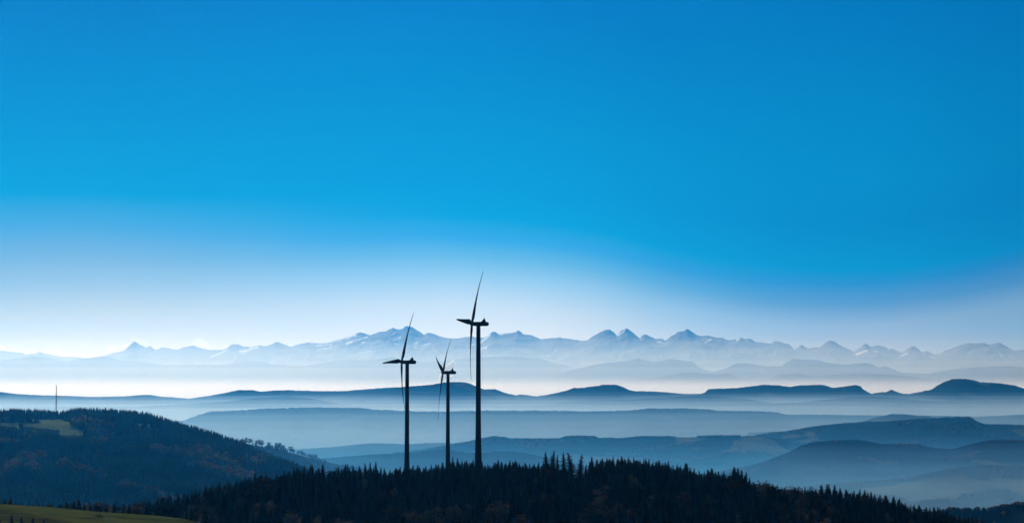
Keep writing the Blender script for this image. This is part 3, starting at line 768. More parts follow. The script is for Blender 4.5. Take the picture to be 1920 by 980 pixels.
def fg_height(x, y):
    x = np.asarray(x, float); y = np.asarray(y, float)
    zc = np.interp(x, XC, ZTOP) - 13.5                      # ground at the crest line
    yy = np.array([-600, -60, 0, 60, 300, 520, 700, 850, 1000, 1080, 1150, 1190, 1400, 1600, 2200, 2900, 3200], float)
    dz = np.array([np.nan] * 17)
    absz = {-600: -60, -60: -4, 0: -2.2, 60: -12, 300: -100, 520: -190}
    rel = {700: -120, 850: -75, 1000: -36, 1080: -17, 1150: 0, 1190: 2.0}
    far = {1400: -95.5, 1600: -103.5, 2200: -190, 2900: -385, 3200: -404}
    out = np.zeros(np.broadcast(x, y).shape)
    keys = sorted(list(absz) + list(rel) + list(far))
    zs = []
    for k in keys:
        if k in absz: zs.append(np.full(out.shape, float(absz[k])))
        elif k in rel: zs.append(zc + rel[k])
        elif k < 2000:
            pl = np.exp(-(np.maximum(0, np.abs(x + 62) - 30) / 45.0) ** 2)     # the shelf the two farther turbines stand on
            lowz = zc - (70 if k == 1400 else 120)
            zs.append(np.minimum(far[k] * pl + lowz * (1 - pl), zc - 6))
        else: zs.append(np.full(out.shape, float(far[k])))
    for i in range(len(keys) - 1):
        m = (y >= keys[i]) & (y < keys[i + 1])
        t = (y - keys[i]) / (keys[i + 1] - keys[i])
        out = np.where(m, zs[i] * (1 - t) + zs[i + 1] * t, out)
    out = np.where(y >= keys[-1], -404.0, out)
    # the meadow shoulder at the left, in front of the wood
    px = 960 + FP * x / 1000.0
    edge_py = np.interp(px, [-400, 0, 100, 195, 250, 300, 350, 400, 470], [930, 944, 949.5, 959, 962.5, 966.5, 973, 984, 1010])
    ze = zat(edge_py, 1000.0)
    t1 = smooth01((y - 690) / 120.0)
    mead = ze - 0.9 * smooth01((1000 - y) / 60.0) + np.where(y < 1000, (1000 - y) * 0.012, -(y - 1000) * 0.17)
    mead = mead - (1 - t1) * 60
    wt = smooth01((430 - px) / 50.0) * (y < 1130) * smooth01((1135 - y) / 50.0) * smooth01((y - 560) / 130.0)
    out = out * (1 - wt) + mead * wt
    side = smooth01((np.abs(x) - 560) / 480.0)
    out = out * (1 - side) + np.minimum(out, -404) * side
    return out + 0.5 * fbm(x / 30.0, y / 30.0, 3, 61) * (y > 200)
gx_ = np.arange(-1060, 1061, 8.0); gy_ = np.concatenate([np.arange(-600, 640, 20.0), np.arange(640, 1240, 5.0), np.arange(1240, 3201, 20.0)])
GX, GY = np.meshgrid(gx_, gy_)
GZ = fg_height(GX, GY)
nX, nY = len(gx_), len(gy_)
ii, jj = np.meshgrid(np.arange(nX - 1), np.arange(nY - 1)); a_ = (jj * nX + ii).ravel()
pxg, pyg = proj(GX, np.maximum(GY, 50), GZ)
# grass on the shoulder; bare earth bank with a track at its foot
grass = (pxg < 400) & (GY < 1012) & (GY > 700)
track_y = np.interp(pxg, [-300, 0, 40, 120, 190, 205, 260, 330, 420], [950, 955, 960, 976, 968, 966, 973, 974, 980])
dark = (pyg > track_y + 0.8) & (pxg < 118) & (fbm(GX / 6.0, GY / 6.0, 3, 5) > -0.25)
track = np.abs(pyg - track_y) < 1.1
gm = np.where(grass, np.where(dark, 0.4, 1.0) * np.where(track, 0.3, 1.0), 0.0)
M_fg = meadow_hill_material('pasture', 'meadow', (0.014, 0.012, 0.008), (0.030, 0.046, 0.010), (0.070, 0.075, 0.022), 1 / 14.0)
fgo = obj('ground', make_mesh('ground', np.stack([GX, GY, GZ], 2).reshape(-1, 3), np.stack([a_, a_ + 1, a_ + 1 + nX, a_ + nX], 1), [M_fg], True, attr={'meadow': gm.ravel()}))
tag(fgo, kind='structure')

# ------------------------------------------------------------------ foreground trees
M_spruce = noisy('spruce_needles', (0.007, 0.013, 0.008), (0.015, 0.025, 0.013), 0.9, 0.85, 0.1)
M_bark = noisy('spruce_bark', (0.035, 0.027, 0.02), (0.07, 0.055, 0.04), 3.0)
M_rust = noisy('rust_leaves', (0.075, 0.038, 0.018), (0.13, 0.07, 0.03), 0.8, 0.8, 0.15)
M_olive = noisy('olive_leaves', (0.045, 0.05, 0.02), (0.085, 0.08, 0.03), 0.8, 0.8, 0.15)
M_brown = noisy('brown_leaves', (0.05, 0.032, 0.018), (0.095, 0.06, 0.03), 0.8, 0.8, 0.15)
M_green = noisy('dark_green_leaves', (0.014, 0.022, 0.012), (0.035, 0.042, 0.02), 0.8, 0.8, 0.15)
SPV = []
for s_, kw in ((1, {}), (2, dict(width=0.15)), (3, dict(width=0.19)), (4, dict(whorls=28, per=8, width=0.14)), (5, dict(width=0.2, per=10)), (6, dict(whorls=26, width=0.16))):
    v_, f_ = spruce_crown(s_, **kw)
    SPV.append((make_mesh('crown', v_, f_, [M_spruce]), trunk_mb(1, 0.011, seed=s_).mesh('trunk', [M_bark], True)))
TALL = []
for s_ in (31, 32, 33):
    v_, f_ = spruce_crown(s_, whorls=30, per=11, sparse=0.22, width=0.155, base=0.1)
    TALL.append((make_mesh('crown', v_, f_, [M_spruce]), trunk_mb(1, 0.012, seed=s_).mesh('trunk', [M_bark], True)))
LFV = {}
for nm, m_ in (('rust', M_rust), ('olive', M_olive), ('brown', M_brown), ('green', M_green)):
    LFV[nm] = []
    for s_ in (1, 2):
        v_, f_ = leafy_crown(s_ + hash(len(nm)) % 7, n_clump=44, leaves=24)
        LFV[nm].append((make_mesh('crown', v_, f_, [m_]), trunk_mb(1, 0.022, True, s_).mesh('trunk', [M_bark], True)))
    v_, f_ = leafy_crown(9, n_clump=34, leaves=26, rx=0.13, rz=0.42, cz=0.55, leaf=0.02)
    LFV[nm].append((make_mesh('crown', v_, f_, [m_]), trunk_mb(1, 0.014, True, 3).mesh('trunk', [M_bark], True)))

def plant(name, meshes, x, y, h, w, rz, label, cat, group, dz=0.0):
    e = empty(name, (x, y, float(fg_height(x, y)) - 0.3 + dz), rz)
    e.scale = (w, w, h)
    e.rotation_euler = (rr.gauss(0, 0.018), rr.gauss(0, 0.018), rz); e.scale = (w * rr.uniform(0.82, 1.18), w * rr.uniform(0.82, 1.18), h)
    tag(e, label, cat, group)
    for nm, me in (('crown', meshes[0]), ('trunk', meshes[1])):
        o = bpy.data.objects.new(nm, me); C.objects.link(o); o.parent = e
    return e

rr = random.Random(5)
LAND = [(106, 'the far mast'), (195, 'the lone round tree in the meadow'), (763, 'the left turbine'), (840, 'the middle turbine'), (896, 'the tall right turbine'), (1057, 'the tall spruce group')]
ORD = ['first', 'second', 'third', 'fourth', 'fifth', 'sixth', 'seventh', 'eighth', 'ninth', 'tenth', 'eleventh', 'twelfth', 'thirteenth', 'fourteenth', 'fifteenth', 'sixteenth', 'seventeenth',
       'eighteenth', 'nineteenth', 'twentieth'] + ['twenty-' + w for w in ('first', 'second', 'third', 'fourth', 'fifth', 'sixth', 'seventh', 'eighth', 'ninth')] + ['thirtieth', 'thirty-first', 'thirty-second']
def zone(px):
    for a, b, nm in ((-999, 195, 'behind the meadow, left of its lone tree'), (195, 390, 'on the rising skyline right of the meadow tree'), (390, 600, 'on the skyline below the left hill'),
                     (600, 763, 'on the skyline just left of the left turbine'), (763, 840, 'on the skyline between left and middle turbines'), (840, 896, 'on the skyline between middle and right turbines'),
                     (896, 1015, 'between right turbine and tall spruces'), (1015, 1092, 'in the tall spruce group'), (1092, 1250, 'on the skyline right of the tall spruces'),
                     (1250, 1405, 'on the skyline left of the rusty treetops'), (1405, 1530, 'on the skyline among the rusty treetops'), (1530, 1690, 'on the descending skyline above the hazy valley'),
                     (1690, 2999, 'at the foot of the descending skyline')):
        if a <= px < b: return nm
counts = {}
ROUND = [1425, 1434, 1442, 1458, 1469, 1481, 1500, 1523]
TALLPX = (1026, 1033, 1046, 1057, 1072, 1086)
placed = []
n_ind = 0
for (px, py) in TIPS:
    if px < -130 or px > 1925: continue
    x0 = 0
    if px < 250: D = 1022 + rr.uniform(-5, 12)
    elif px in TALLPX: D = 1163 + rr.uniform(-4, 8)
    else: D = 1146 + rr.uniform(-5, 14)
    if px < 420 and px >= 250: D = 1146 + rr.uniform(-5, 14)
    z = float(zat(py, D)); x = (px - 960) / FP * (D * cp + z * sp)
    gz = float(fg_height(x, D)) - 0.3
    h = z - gz
    zn = zone(px); k = counts.get(zn, 0); counts[zn] = k + 1
    if px in ROUND:
        if h < 5: h = 5; 
        placed.append((x, D))
        nm = ['brown', 'rust', 'green'][k % 3]
        plant('deciduous_tree', LFV[nm][k % 2], x, D, h, min(h, 11) * 1.05, rr.random() * 6.28, '%s round %s treetop from the left %s' % (ORD[k % 20], {'brown': 'brown', 'rust': 'rusty', 'green': 'dark green'}[nm], zn), 'tree', 'round treetops on the crest')
        n_ind += 1
        continue
    h = max(h, 3.6 if px < 250 else 5.0); h0 = h * 1.1 if px < 250 else 11
    if h > 30: print('tall', px, h)
    if px in TALLPX:
        lab = ['slim spruce at the left end of the tall sparse spruce group', 'highest spruce of the tall sparse group, second from its left end', 'lower thin spruce in the middle of the tall sparse group',
               'broad tall spruce left of the two airy ones at the group\'s right end', 'airy tall spruce with sky showing through, second from the group\'s right end', 'rightmost spruce of the tall sparse group beside the gap'][TALLPX.index(px)]
        plant('spruce_tree', TALL[TALLPX.index(px) % 3], x, D, h, h * (2.0 if px != 1046 else 1.3), rr.random() * 6.28, lab, 'tree', 'tall spruces on the crest')
    else:
        lab = '%s dark pointed spruce from the left %s' % (ORD[k], zn)
        plant('spruce_tree', SPV[rr.randrange(6)], x, D, h, max(h, h0) * (rr.choice([rr.uniform(1.1, 1.7), rr.uniform(1.6, 2.5)]) if px >= 250 else rr.uniform(2.0, 3.0)), rr.random() * 6.28, lab, 'tree', 'spruces along the skyline of the near hill')
    placed.append((x, D)); n_ind += 1
print('skyline trees', n_ind)

# deciduous trees with colours seen in the dark slope: (px, py of the top, height m, kind, shape)
DEC = [(165, 941, 10, 'brown', 0, 'low brown round treetop behind the meadow left of its lone tree'), (210, 944, 12, 'rust', 1, 'rust brown round tree just behind the lone meadow tree'),
 (262, 939, 12, 'brown', 0, 'wide rusty brown treetop where wood and meadow meet'), (243, 951, 10, 'brown', 1, 'small brown round tree at the meadow edge, lower left one of two'),
 (270, 951, 10, 'rust', 0, 'small rusty round tree at the meadow edge, lower right one of two'),
 (357, 943, 15, 'olive', 2, 'slender pale olive tree standing before the dark left wood'), (366, 951, 12, 'olive', 2, 'shorter pale olive tree right beside the slender one'),
 (452, 928, 9, 'rust', 0, 'small rust tree glowing in the dark wood under the left hill'), (482, 940, 14, 'brown', 2, 'narrow brown tree leaning in the dark left slope'), (512, 937, 12, 'rust', 1, 'orange tinted small tree in the dark slope right of the narrow brown tree'),
 (545, 952, 15, 'olive', 0, 'broad olive tree low in the dark slope, at bottom left'), (555, 961, 13, 'brown', 1, 'brown tree at the bottom just below the broad olive tree'),
 (600, 963, 13, 'olive', 0, 'olive round tree at the bottom edge left of the left turbine'), (636, 966, 12, 'brown', 1, 'brown round tree at the bottom edge right of the olive one'), (655, 970, 12, 'rust', 0, 'ochre low tree at the bottom edge under the left turbine'),
 (684, 892, 9, 'olive', 0, 'pale olive small crown just below the skyline left of the left turbine'), (738, 912, 9, 'olive', 1, 'pale small crown in the dark slope beneath the left turbine'),
 (780, 951, 15, 'brown', 0, 'flat topped golden brown tree low in the slope under the middle turbine'), (800, 953, 14, 'olive', 1, 'ochre crown right beside the flat topped golden brown tree'), (826, 946, 16, 'rust', 2, 'upright reddish brown tree below the middle turbine'),
 (850, 943, 15, 'brown', 1, 'brown crown between two reddish upright trees'), (872, 942, 16, 'rust', 2, 'upright reddish brown tree below the tall right turbine'), (920, 942, 16, 'brown', 0, 'large sloping brown crown low right of the tall turbine'),
 (938, 934, 16, 'brown', 1, 'upper part brown tree topping the large sloping crown'), (948, 943, 14, 'olive', 0, 'dull olive crown right of the large sloping brown crown'), (974, 961, 13, 'rust', 1, 'rounded orange brown tree at the bottom right of the tall turbine'),
 (998, 929, 9, 'olive', 0, 'small grey olive crown in the dark hollow left of the tall spruces'), (1018, 919, 8, 'brown', 1, 'small pinkish brown crown below the tall spruce group'), (1069, 888, 6, 'rust', 0, 'tiny rust bush at the foot of the tall spruces'),
 (1128, 905, 15, 'brown', 2, 'upper end of the tall golden brown tree column right of the gap'), (1118, 914, 18, 'brown', 2, 'tall golden brown column of leaves in the dark slope'), (1122, 930, 18, 'olive', 2, 'olive lower tree in front of the tall golden brown column'),
 (1139, 945, 13, 'brown', 1, 'brown tree right of the foot of the golden brown column'), (1090, 962, 10, 'olive', 0, 'small olive crown left of the foot of the golden brown column'), (1155, 938, 10, 'rust', 1, 'reddish crown right of the golden brown column'),
 (1183, 949, 10, 'rust', 0, 'red brown crown further right of the golden column'), (1180, 889, 12, 'olive', 1, 'greyish olive crown near the crest right of the gap'), (1192, 893, 11, 'olive', 0, 'second greyish olive crown near the crest right of the gap'),
 (1216, 925, 12, 'olive', 2, 'slender dull green tree in the middle of the right slope'), (1324, 926, 9, 'olive', 0, 'pale small crown alone in the dark right slope'), (1383, 962, 11, 'olive', 2, 'slender green tree near the bottom of the right slope'),
 (1425, 920, 12, 'olive', 0, 'grey olive crown below the first rusty treetop'), (1480, 922, 11, 'rust', 1, 'rusty round crown under the rusty treetops'), (1495, 931, 12, 'brown', 0, 'brown crown in the patch under the rusty treetops'),
 (1510, 923, 11, 'olive', 1, 'olive round crown under the rusty treetops'), (1490, 944, 12, 'green', 0, 'dark green round crown in the mixed patch at right'), (1500, 951, 12, 'rust', 1, 'pinkish rust crown in the mixed patch at right'),
 (1520, 949, 11, 'brown', 0, 'dark brown crown in the mixed patch at right'), (1530, 924, 11, 'brown', 1, 'brown crown just below the descending skyline'), (1548, 928, 11, 'olive', 0, 'olive crown just below the descending skyline, under two spires'),
 (1556, 945, 10, 'rust', 1, 'rust crown low below the descending skyline'), (1545, 965, 12, 'rust', 0, 'rust round tree at the bottom edge of the right slope'), (1660, 958, 10, 'brown', 1, 'brownish crown below the descending spruces'),
 (1705, 971, 9, 'brown', 0, 'small brown crown at the bottom below the last descending spruces'), (1530, 972, 11, 'brown', 0, 'brown tree half cut by the bottom edge at right')]
def find_ground(px, py_top, h):
    best = None
    for D in np.arange(985, 1150, 3.0):
        x = (px - 960) / FP * D
        z = float(fg_height(x, D)) + h
        p = 490.0 - FP * (z * cp - D * sp) / (D * cp + z * sp)
        if best is None or abs(p - py_top) < best[0]: best = (abs(p - py_top), x, D)
    return best[1], best[2]
dec_xy = []
for (px, py, h, kd, sh, lab) in DEC:
    if px < 300: D = 1062.0; x = (px - 960) / FP * D; hh = float(zat(py, D)) - float(fg_height(x, D)); h = max(4.0, min(hh, 16))
    else: x, D = find_ground(px, py, h)
    plant('deciduous_tree', LFV[kd][sh], x, D, h, (h * 1.0 if sh < 2 else h * 1.05), rr.random() * 6.28, lab, 'tree', 'coloured broadleaf trees on the near slope')
    dec_xy.append((x, D, 3.2)); placed.append((x, D))
# lone tree of the meadow and the small conifers at its foot
x, D = (192 - 960) / FP * 982, 982.0
v_, f_ = leafy_crown(71, n_clump=60, leaves=26, rx=0.30, rz=0.34, cz=0.55)
plant('deciduous_tree', (make_mesh('crown', v_, f_, [M_green]), LFV['green'][0][1]), x, D, 7.6, 8.6, 1.0, 'lone dark round tree standing in the green meadow', 'tree', None)
for (px, py, D, h, lab) in ((3, 955, 860, 9, 'dark conifer cut by the left edge below the meadow'), (27, 961, 856, 8, 'broad dark conifer in the lower left corner'), (47, 966, 858, 6, 'low conifer between two others in the lower left corner'),
                            (66, 967, 862, 6, 'dark conifer under the meadow track, third from the left edge'), (87, 970, 860, 5.5, 'smallest dark conifer below the meadow, farthest from the left edge')):
    x = (px - 960) / FP * D
    z = float(zat(py, D)); hh = max(3.0, z - float(fg_height(x, D)))
    plant('spruce_tree', SPV[(px * 7) % 6], x, D, hh, hh * 2.6, px, lab, 'tree', 'young conifers below the meadow')

# nearer trees of the slope: the lowest rows as individuals, the rest as one wood
r_ = np.random.RandomState(3)
cand = []
for D in np.arange(905, 1166, 5.4):
    for X in np.arange(-300, 330, 5.0):
        xx = X * D / 1000 + r_.uniform(-2.2, 2.2); yy = D + r_.uniform(-2.4, 2.4)
        px = 960 + FP * xx / yy
        if px < 385 and yy < 1040 + (0 if px > 300 else 25): continue
        if px < 330 and yy < 1058: continue
        cand.append((xx, yy, px))
for D in np.arange(1134, 1164, 4.5):       # close stand along the crest
    for X in np.arange(-300, 330, 2.6):
        xx = X * D / 1000 + r_.uniform(-1.3, 1.3); yy = D + r_.uniform(-2, 2)
        px = 960 + FP * xx / yy
        if px > 385: cand.append((xx, yy, px))
cand = np.array(cand)
gz = fg_height(cand[:, 0], cand[:, 1])
hh = r_.uniform(10.5, 16.0, len(cand)) * (1 + 0.18 * fbm(cand[:, 0] / 40.0, cand[:, 1] / 40.0, 3, 8))
crest_top = np.interp(cand[:, 2], TP[:, 0], TP[:, 1])
px_, pyt = proj(cand[:, 0], cand[:, 1], gz + hh)
# trees behind the front ones may not rise over the skyline
zlim = zat(crest_top + r_.uniform(2.0, 8.0, len(cand)), cand[:, 1]); hh = np.minimum(hh, np.maximum(zlim - gz, 4.0))
px_, pyt = proj(cand[:, 0], cand[:, 1], gz + hh)
ok = (pyt < 1012) & (px_ > -60) & (px_ < 1990)
# the gap right of the tall group stays open, and the coloured trees keep free room towards the camera
for (x, y, rad) in dec_xy:
    dx = cand[:, 0] - x * cand[:, 1] / y; dy = y - cand[:, 1]
    ok &= ~((np.abs(dx) < 3.0) & (dy > -3) & (dy < 16))
gl = np.interp(px_, [1012, 1030, 1060, 1075, 1100, 1112], [862, 872, 882, 893, 893, 865])   # light falls between the tall spruces
gap = (px_ > 1012) & (px_ < 1112)
hh = np.where(gap, np.minimum(hh, np.maximum(zat(gl, cand[:, 1]) - gz, 2.0)), hh)
cand = cand[ok]; gz = gz[ok]; hh = hh[ok]; pyt = pyt[ok]; px_ = px_[ok]
vis = np.where((pyt < 985) & (pyt > 930) & (px_ > 0) & (px_ < 1920))[0]
order = vis[np.argsort(cand[vis, 1])]
n_more = max(0, 295 - n_ind)
ind = set(order[:n_more * 1].tolist())
FRONT = 'dark spruce among the closed rows in the lowest part of the near wooded slope'
for k in ind:
    x, y = cand[k, 0], cand[k, 1]
    plant('spruce_tree', SPV[r_.randint(6)], x, y, hh[k], hh[k] * r_.uniform(1.4, 1.9), r_.rand() * 6.28, FRONT, 'tree', 'spruces of the lowest rows on the near slope')
rest = np.array([k for k in range(len(cand)) if k not in ind])
print('individual', n_ind, 'more', len(ind), 'rest', len(rest))
TPS = [spruce_crown(s, whorls=20, per=7, quads=2, width=wd_) for s, wd_ in ((51, 0.17), (52, 0.15), (53, 0.19), (54, 0.18))]
TPS.append(leafy_crown(55, n_clump=26, leaves=14, leaf=0.05))
pos = np.stack([cand[rest, 0], cand[rest, 1], gz[rest] - 0.3], 1)
nR = len(rest)
isa = r_.rand(nR) < np.clip(0.01 + 0.10 * (fbm(cand[rest, 0] / 50.0, cand[rest, 1] / 30.0, 3, 19) > 0.3), 0, 1)
wch = np.where(isa, 4, r_.randint(0, 4, nR))
AUT2 = np.array([(0.032, 0.028, 0.015), (0.022, 0.03, 0.014), (0.04, 0.028, 0.015)])
tint = np.where(isa[:, None], AUT2[r_.randint(0, 3, nR)], SPR[r_.randint(0, 3, nR)]) * (0.7 + 0.6 * r_.rand(nR))[:, None]
V, F, Cc = scatter(TPS, pos, hh[rest], hh[rest] * r_.uniform(1.4, 1.9, nR) * np.where(isa, 0.55, 1), r_.rand(nR) * 6.28, wch, tint)
tag(obj('forest', make_mesh('forest', V, F, [tinted('near_foliage')], col=Cc)), 'dark closed spruce wood covering the near slope below the turbines', 'wood', kind='stuff')

# trees one can tell apart on the ridge behind the left hill
LPM = []
for i_, (tv, tf) in enumerate((leafy_crown(61, n_clump=22, leaves=16, leaf=0.055), leafy_crown(62, n_clump=18, leaves=16, leaf=0.055), spruce_crown(63, whorls=12, per=6))):
    LPM.append((make_mesh('crown', tv, tf, [M_green if i_ < 2 else M_spruce]), trunk_mb(1, 0.02, seed=i_).mesh('trunk', [M_bark])))
RIDGE = [(448, 818), (457, 819), (464, 818), (470, 819), (476, 820), (482, 822), (488, 821), (493, 823), (503, 826.5), (507, 827), (519, 828), (525, 827), (530, 830), (534, 831), (546, 835), (550, 836),
         (553, 838), (561, 841), (567, 842), (573, 845), (577, 844), (583, 847), (588, 848), (594, 850), (600, 852)]
for q, (px, py) in enumerate(RIDGE):
    D = 5990.0 + rr.uniform(-15, 15)
    z = float(zat(py, D)); x = (px - 960) / FP * D
    gzz = float(zat(np.interp(px, [p[0] for p in LH2], [p[1] for p in LH2]), D)) - 3
    h = max(z - gzz, 12.0)
    e = empty('deciduous_tree' if q % 4 else 'spruce_tree', (x, D, z - h), rr.random() * 6)
    me = LPM[q % 2 if q % 4 else 2]
    e.scale = (h * rr.uniform(0.6, 1.0), h * 0.8, h * rr.uniform(0.75, 1.0))
    tag(e, '%s distant tree from the left in the row behind the left hill' % ORD[q], 'tree', 'row of trees on the ridge behind the left hill')
    for nm, m2 in (('crown', me[0]), ('trunk', me[1])):
        o = bpy.data.objects.new(nm, m2); C.objects.link(o); o.parent = e

# ------------------------------------------------------------------ wind turbines
M_silhouette = noisy('turbine_silhouette_shade', (0.016, 0.017, 0.020), (0.024, 0.025, 0.028), 0.6, 0.8, 0.05)  # backlit silhouette shade put into the base colour; real turbine paint is pale
M_blade = noisy('blade_silhouette_shade', (0.014, 0.015, 0.018), (0.020, 0.021, 0.024), 0.4, 0.8, 0.05)  # blades get the same backlit darkness painted in
def blade_mesh(Rl, name='blade'):
    mb = MB(); rings = []
    for i in range(22):
        t = i / 21.0
        r = 0.9 + t * (Rl - 0.9)
        if t < 0.05: ch, th = 1.5, 1.5
        else:
            u = (t - 0.05) / 0.95
            ch = (1.5 + (3.7 - 1.5) * math.sin(min(1, u / 0.16) * math.pi / 2)) if u < 0.16 else 3.7 - 3.0 * ((u - 0.16) / 0.84) ** 0.72
            th = max(0.16, 1.5 * (1 - u) ** 2.4 + 0.28 * (1 - u))
        if t > 0.985: ch *= 0.55
        tw = R(16 * (1 - t) ** 2 + 2)
        bend = -0.075 * Rl * t + 0.055 * Rl * t ** 2.4    # leans into the wind at the root, bends with it at the tip
        ring = []
        for j in range(12):
            a = 6.283 * j / 12
            cx = (math.cos(a) * 0.5 + (0.18 if t > 0.05 else 0)) * ch
            ty = math.sin(a) * 0.5 * th * (1 - 0.35 * (math.cos(a) > 0.3) * (t > 0.1))
            # rotor plane is y-z (local), axis x: chord mostly in the rotor plane, thickness along the axis
            yy = cx * math.cos(tw) - ty * math.sin(tw)
            xx = cx * math.sin(tw) + ty * math.cos(tw)
            ring.append((xx + bend, yy, r))
        rings.append(ring)
    mb.rings(rings)
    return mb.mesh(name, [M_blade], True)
def turbine(px, py_hub, D, base_z, Rl, phi, yaw_deg, label):
    zh = float(zat(py_hub, D)); xt = (px - 960) / FP * (D * cp + zh * sp)
    root = empty('wind_turbine', (xt, D, base_z))
    tag(root, label, 'wind turbine', 'wind turbines on the forested hill')
    H = zh - base_z
    mb = MB(); rings = []
    for t in np.linspace(0, 1, 26):
        z = t * (H - 1.4)
        rad = 1.32 + 0.6 * (1 - t) + 0.75 * max(0, 1 - t / 0.42) ** 1.6
        rings.append([(rad * math.cos(6.283 * j / 28), rad * math.sin(6.283 * j / 28), z) for j in range(28)])
    mb.rings(rings)
    tw = obj('tower', mb.mesh('tower', [M_silhouette], True), root)
    for zf in (0.27, 0.55, 0.8):
        fl = MB(); rad = 1.32 + 0.6 * (1 - zf) + 0.75 * max(0, 1 - zf / 0.42) ** 1.6 + 0.05
        fl.rings([[(rad * math.cos(6.283 * j / 28), rad * math.sin(6.283 * j / 28), z) for j in range(28)] for z in (zf * (H - 1.4) - 0.12, zf * (H - 1.4) + 0.12)])
        obj('flange', fl.mesh('flange', [M_silhouette]), tw)
    yaw = R(yaw_deg)
    # nacelle: long rounded box along the local x axis
    nb = MB(); rings = []
    for i, x in enumerate((-3.1, -3.0, -2.6, -1.5, 0, 2, 4.2, 5.5, 6.2, 6.6, 6.75)):
        s = (0.55, 0.85, 0.95, 1, 1, 1, 1, 0.97, 0.86, 0.62, 0.3)[i]
        ring = []
        for j in range(20):
            a = 6.283 * j / 20; c, s2 = math.cos(a), math.sin(a)
            e = 0.5
            yy = 1.55 * s * (abs(c) ** e) * (1 if c > 0 else -1); zz = 1.4 * s * (abs(s2) ** e) * (1 if s2 > 0 else -1)
            ring.append((x, yy, zz))
        rings.append(ring)
    nb.rings(rings)
    tilt = R(6)
    def turn(mesh_obj): mesh_obj.rotation_euler = (0, 0, yaw); mesh_obj.location = (0, 0, H)
    na = obj('nacelle', nb.mesh('nacelle', [M_silhouette], True), root); turn(na)
    cf = MB()   # wedge shaped cooler on the roof
    cf.add([(1.9, -1.1, 1.3), (4.6, -1.1, 1.3), (4.3, -1.1, 2.9), (3.75, -1.0, 3.6), (3.5, -1.1, 3.0), (1.9, 1.1, 1.3), (4.6, 1.1, 1.3), (4.3, 1.1, 2.9), (3.75, 1.0, 3.6), (3.5, 1.1, 3.0)],
           [(0, 1, 2, 4), (2, 3, 4), (5, 9, 7, 6), (7, 9, 8), (0, 5, 6, 1), (1, 6, 7, 2), (2, 7, 8, 3), (3, 8, 9, 4), (4, 9, 5, 0)])
    obj('cooler', cf.mesh('cooler', [M_silhouette]), na)
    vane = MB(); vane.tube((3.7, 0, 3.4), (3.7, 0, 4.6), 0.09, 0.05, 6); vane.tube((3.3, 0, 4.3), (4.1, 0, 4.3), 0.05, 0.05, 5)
    obj('weather_vane', vane.mesh('weather_vane', [M_silhouette]), na)
    # rotor: hub with three blades at the left end of the nacelle
    hb = MB(); rings = []
    for x, rad in ((-5.9, 0.15), (-5.75, 0.6), (-5.4, 1.05), (-4.8, 1.4), (-4.0, 1.55), (-3.25, 1.5)):
        rings.append([(x + 4.3, rad * math.cos(6.283 * j / 20), rad * math.sin(6.283 * j / 20)) for j in range(20)])
    hb.rings(rings)
    hub = obj('hub', hb.mesh('hub', [M_silhouette], True), root)
    c, s = math.cos(yaw), math.sin(yaw)
    hub.location = (-4.3 * c, -4.3 * s, H + 0.3)
    hub.rotation_euler = (0, tilt, yaw)
    bm_ = blade_mesh(Rl)
    for k in range(3):
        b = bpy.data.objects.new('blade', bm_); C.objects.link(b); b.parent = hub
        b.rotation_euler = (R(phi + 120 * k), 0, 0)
    return root
Z1, Z2, Z3 = [float(fg_height((px - 960) / FP * D, D)) for px, D in ((896, 1224.), (763, 1399.), (840, 1580.))]
turbine(897, 607, 1224.0, Z1, 41.5, -32, -11.3, 'tallest silhouetted wind turbine, rightmost of three, one blade pointing left')
turbine(763.5, 678.5, 1399.0, Z2, 41.5, -28, -14.5, 'left wind turbine with one blade drooping towards the left')
turbine(840, 698, 1580.0, Z3, 41.5, -48, -7, 'smallest middle wind turbine before the white steam, one blade raised left')

# ------------------------------------------------------------------ transmitter mast on the left hill
D = 5170.0
xm, _, zt = P(105.8, 723, D)
gzm = float(grid_height(LHG, np.array([xm]), np.array([D]))[0])
hm = zt - gzm
mast = empty('transmitter_mast', (xm, D, gzm)); tag(mast, 'tall thin red and white banded mast on the crest of the left hill', 'mast')
M_mr = noisy('faded_red_paint', (0.16, 0.03, 0.025), (0.22, 0.05, 0.04), 0.5); M_mw = noisy('off_white_paint', (0.16, 0.15, 0.16), (0.22, 0.21, 0.22), 0.5); M_steel = noisy('dark_steel', (0.03, 0.03, 0.035), (0.05, 0.05, 0.055), 0.5)
nb = 9
for k in range(nb):
    z0, z1 = hm * k / nb, hm * (k + 1) / nb
    mb = MB(); w = 1.25 if k < nb - 2 else 0.8
    q = [(w * math.cos(a), w * math.sin(a)) for a in (R(90), R(210), R(330))]
    for (ax, ay) in q: mb.tube((ax, ay, z0), (ax, ay, z1), 0.42, 0.42, 6)
    nz = 5
    for s in range(nz):
        za, zb = z0 + (z1 - z0) * s / nz, z0 + (z1 - z0) * (s + 1) / nz
        for i in range(3):
            a, b = q[i], q[(i + 1) % 3]
            mb.tube((a[0], a[1], za), (b[0], b[1], zb), 0.16, 0.16, 4)
            mb.tube((a[0], a[1], zb), (b[0], b[1], zb), 0.16, 0.16, 4)
    o = obj('mast_section', mb.mesh('mast_section', [M_steel if k < 5 else (M_mr if k % 2 == 0 else M_mw)]), mast)
    if k >= 5: o['label'] = 'faded red lattice section' if k % 2 == 0 else 'off white lattice section'
mb = MB(); mb.tube((0, 0, hm), (0, 0, hm + 3), 0.3, 0.15, 6); obj('antenna', mb.mesh('antenna', [M_steel]), mast)

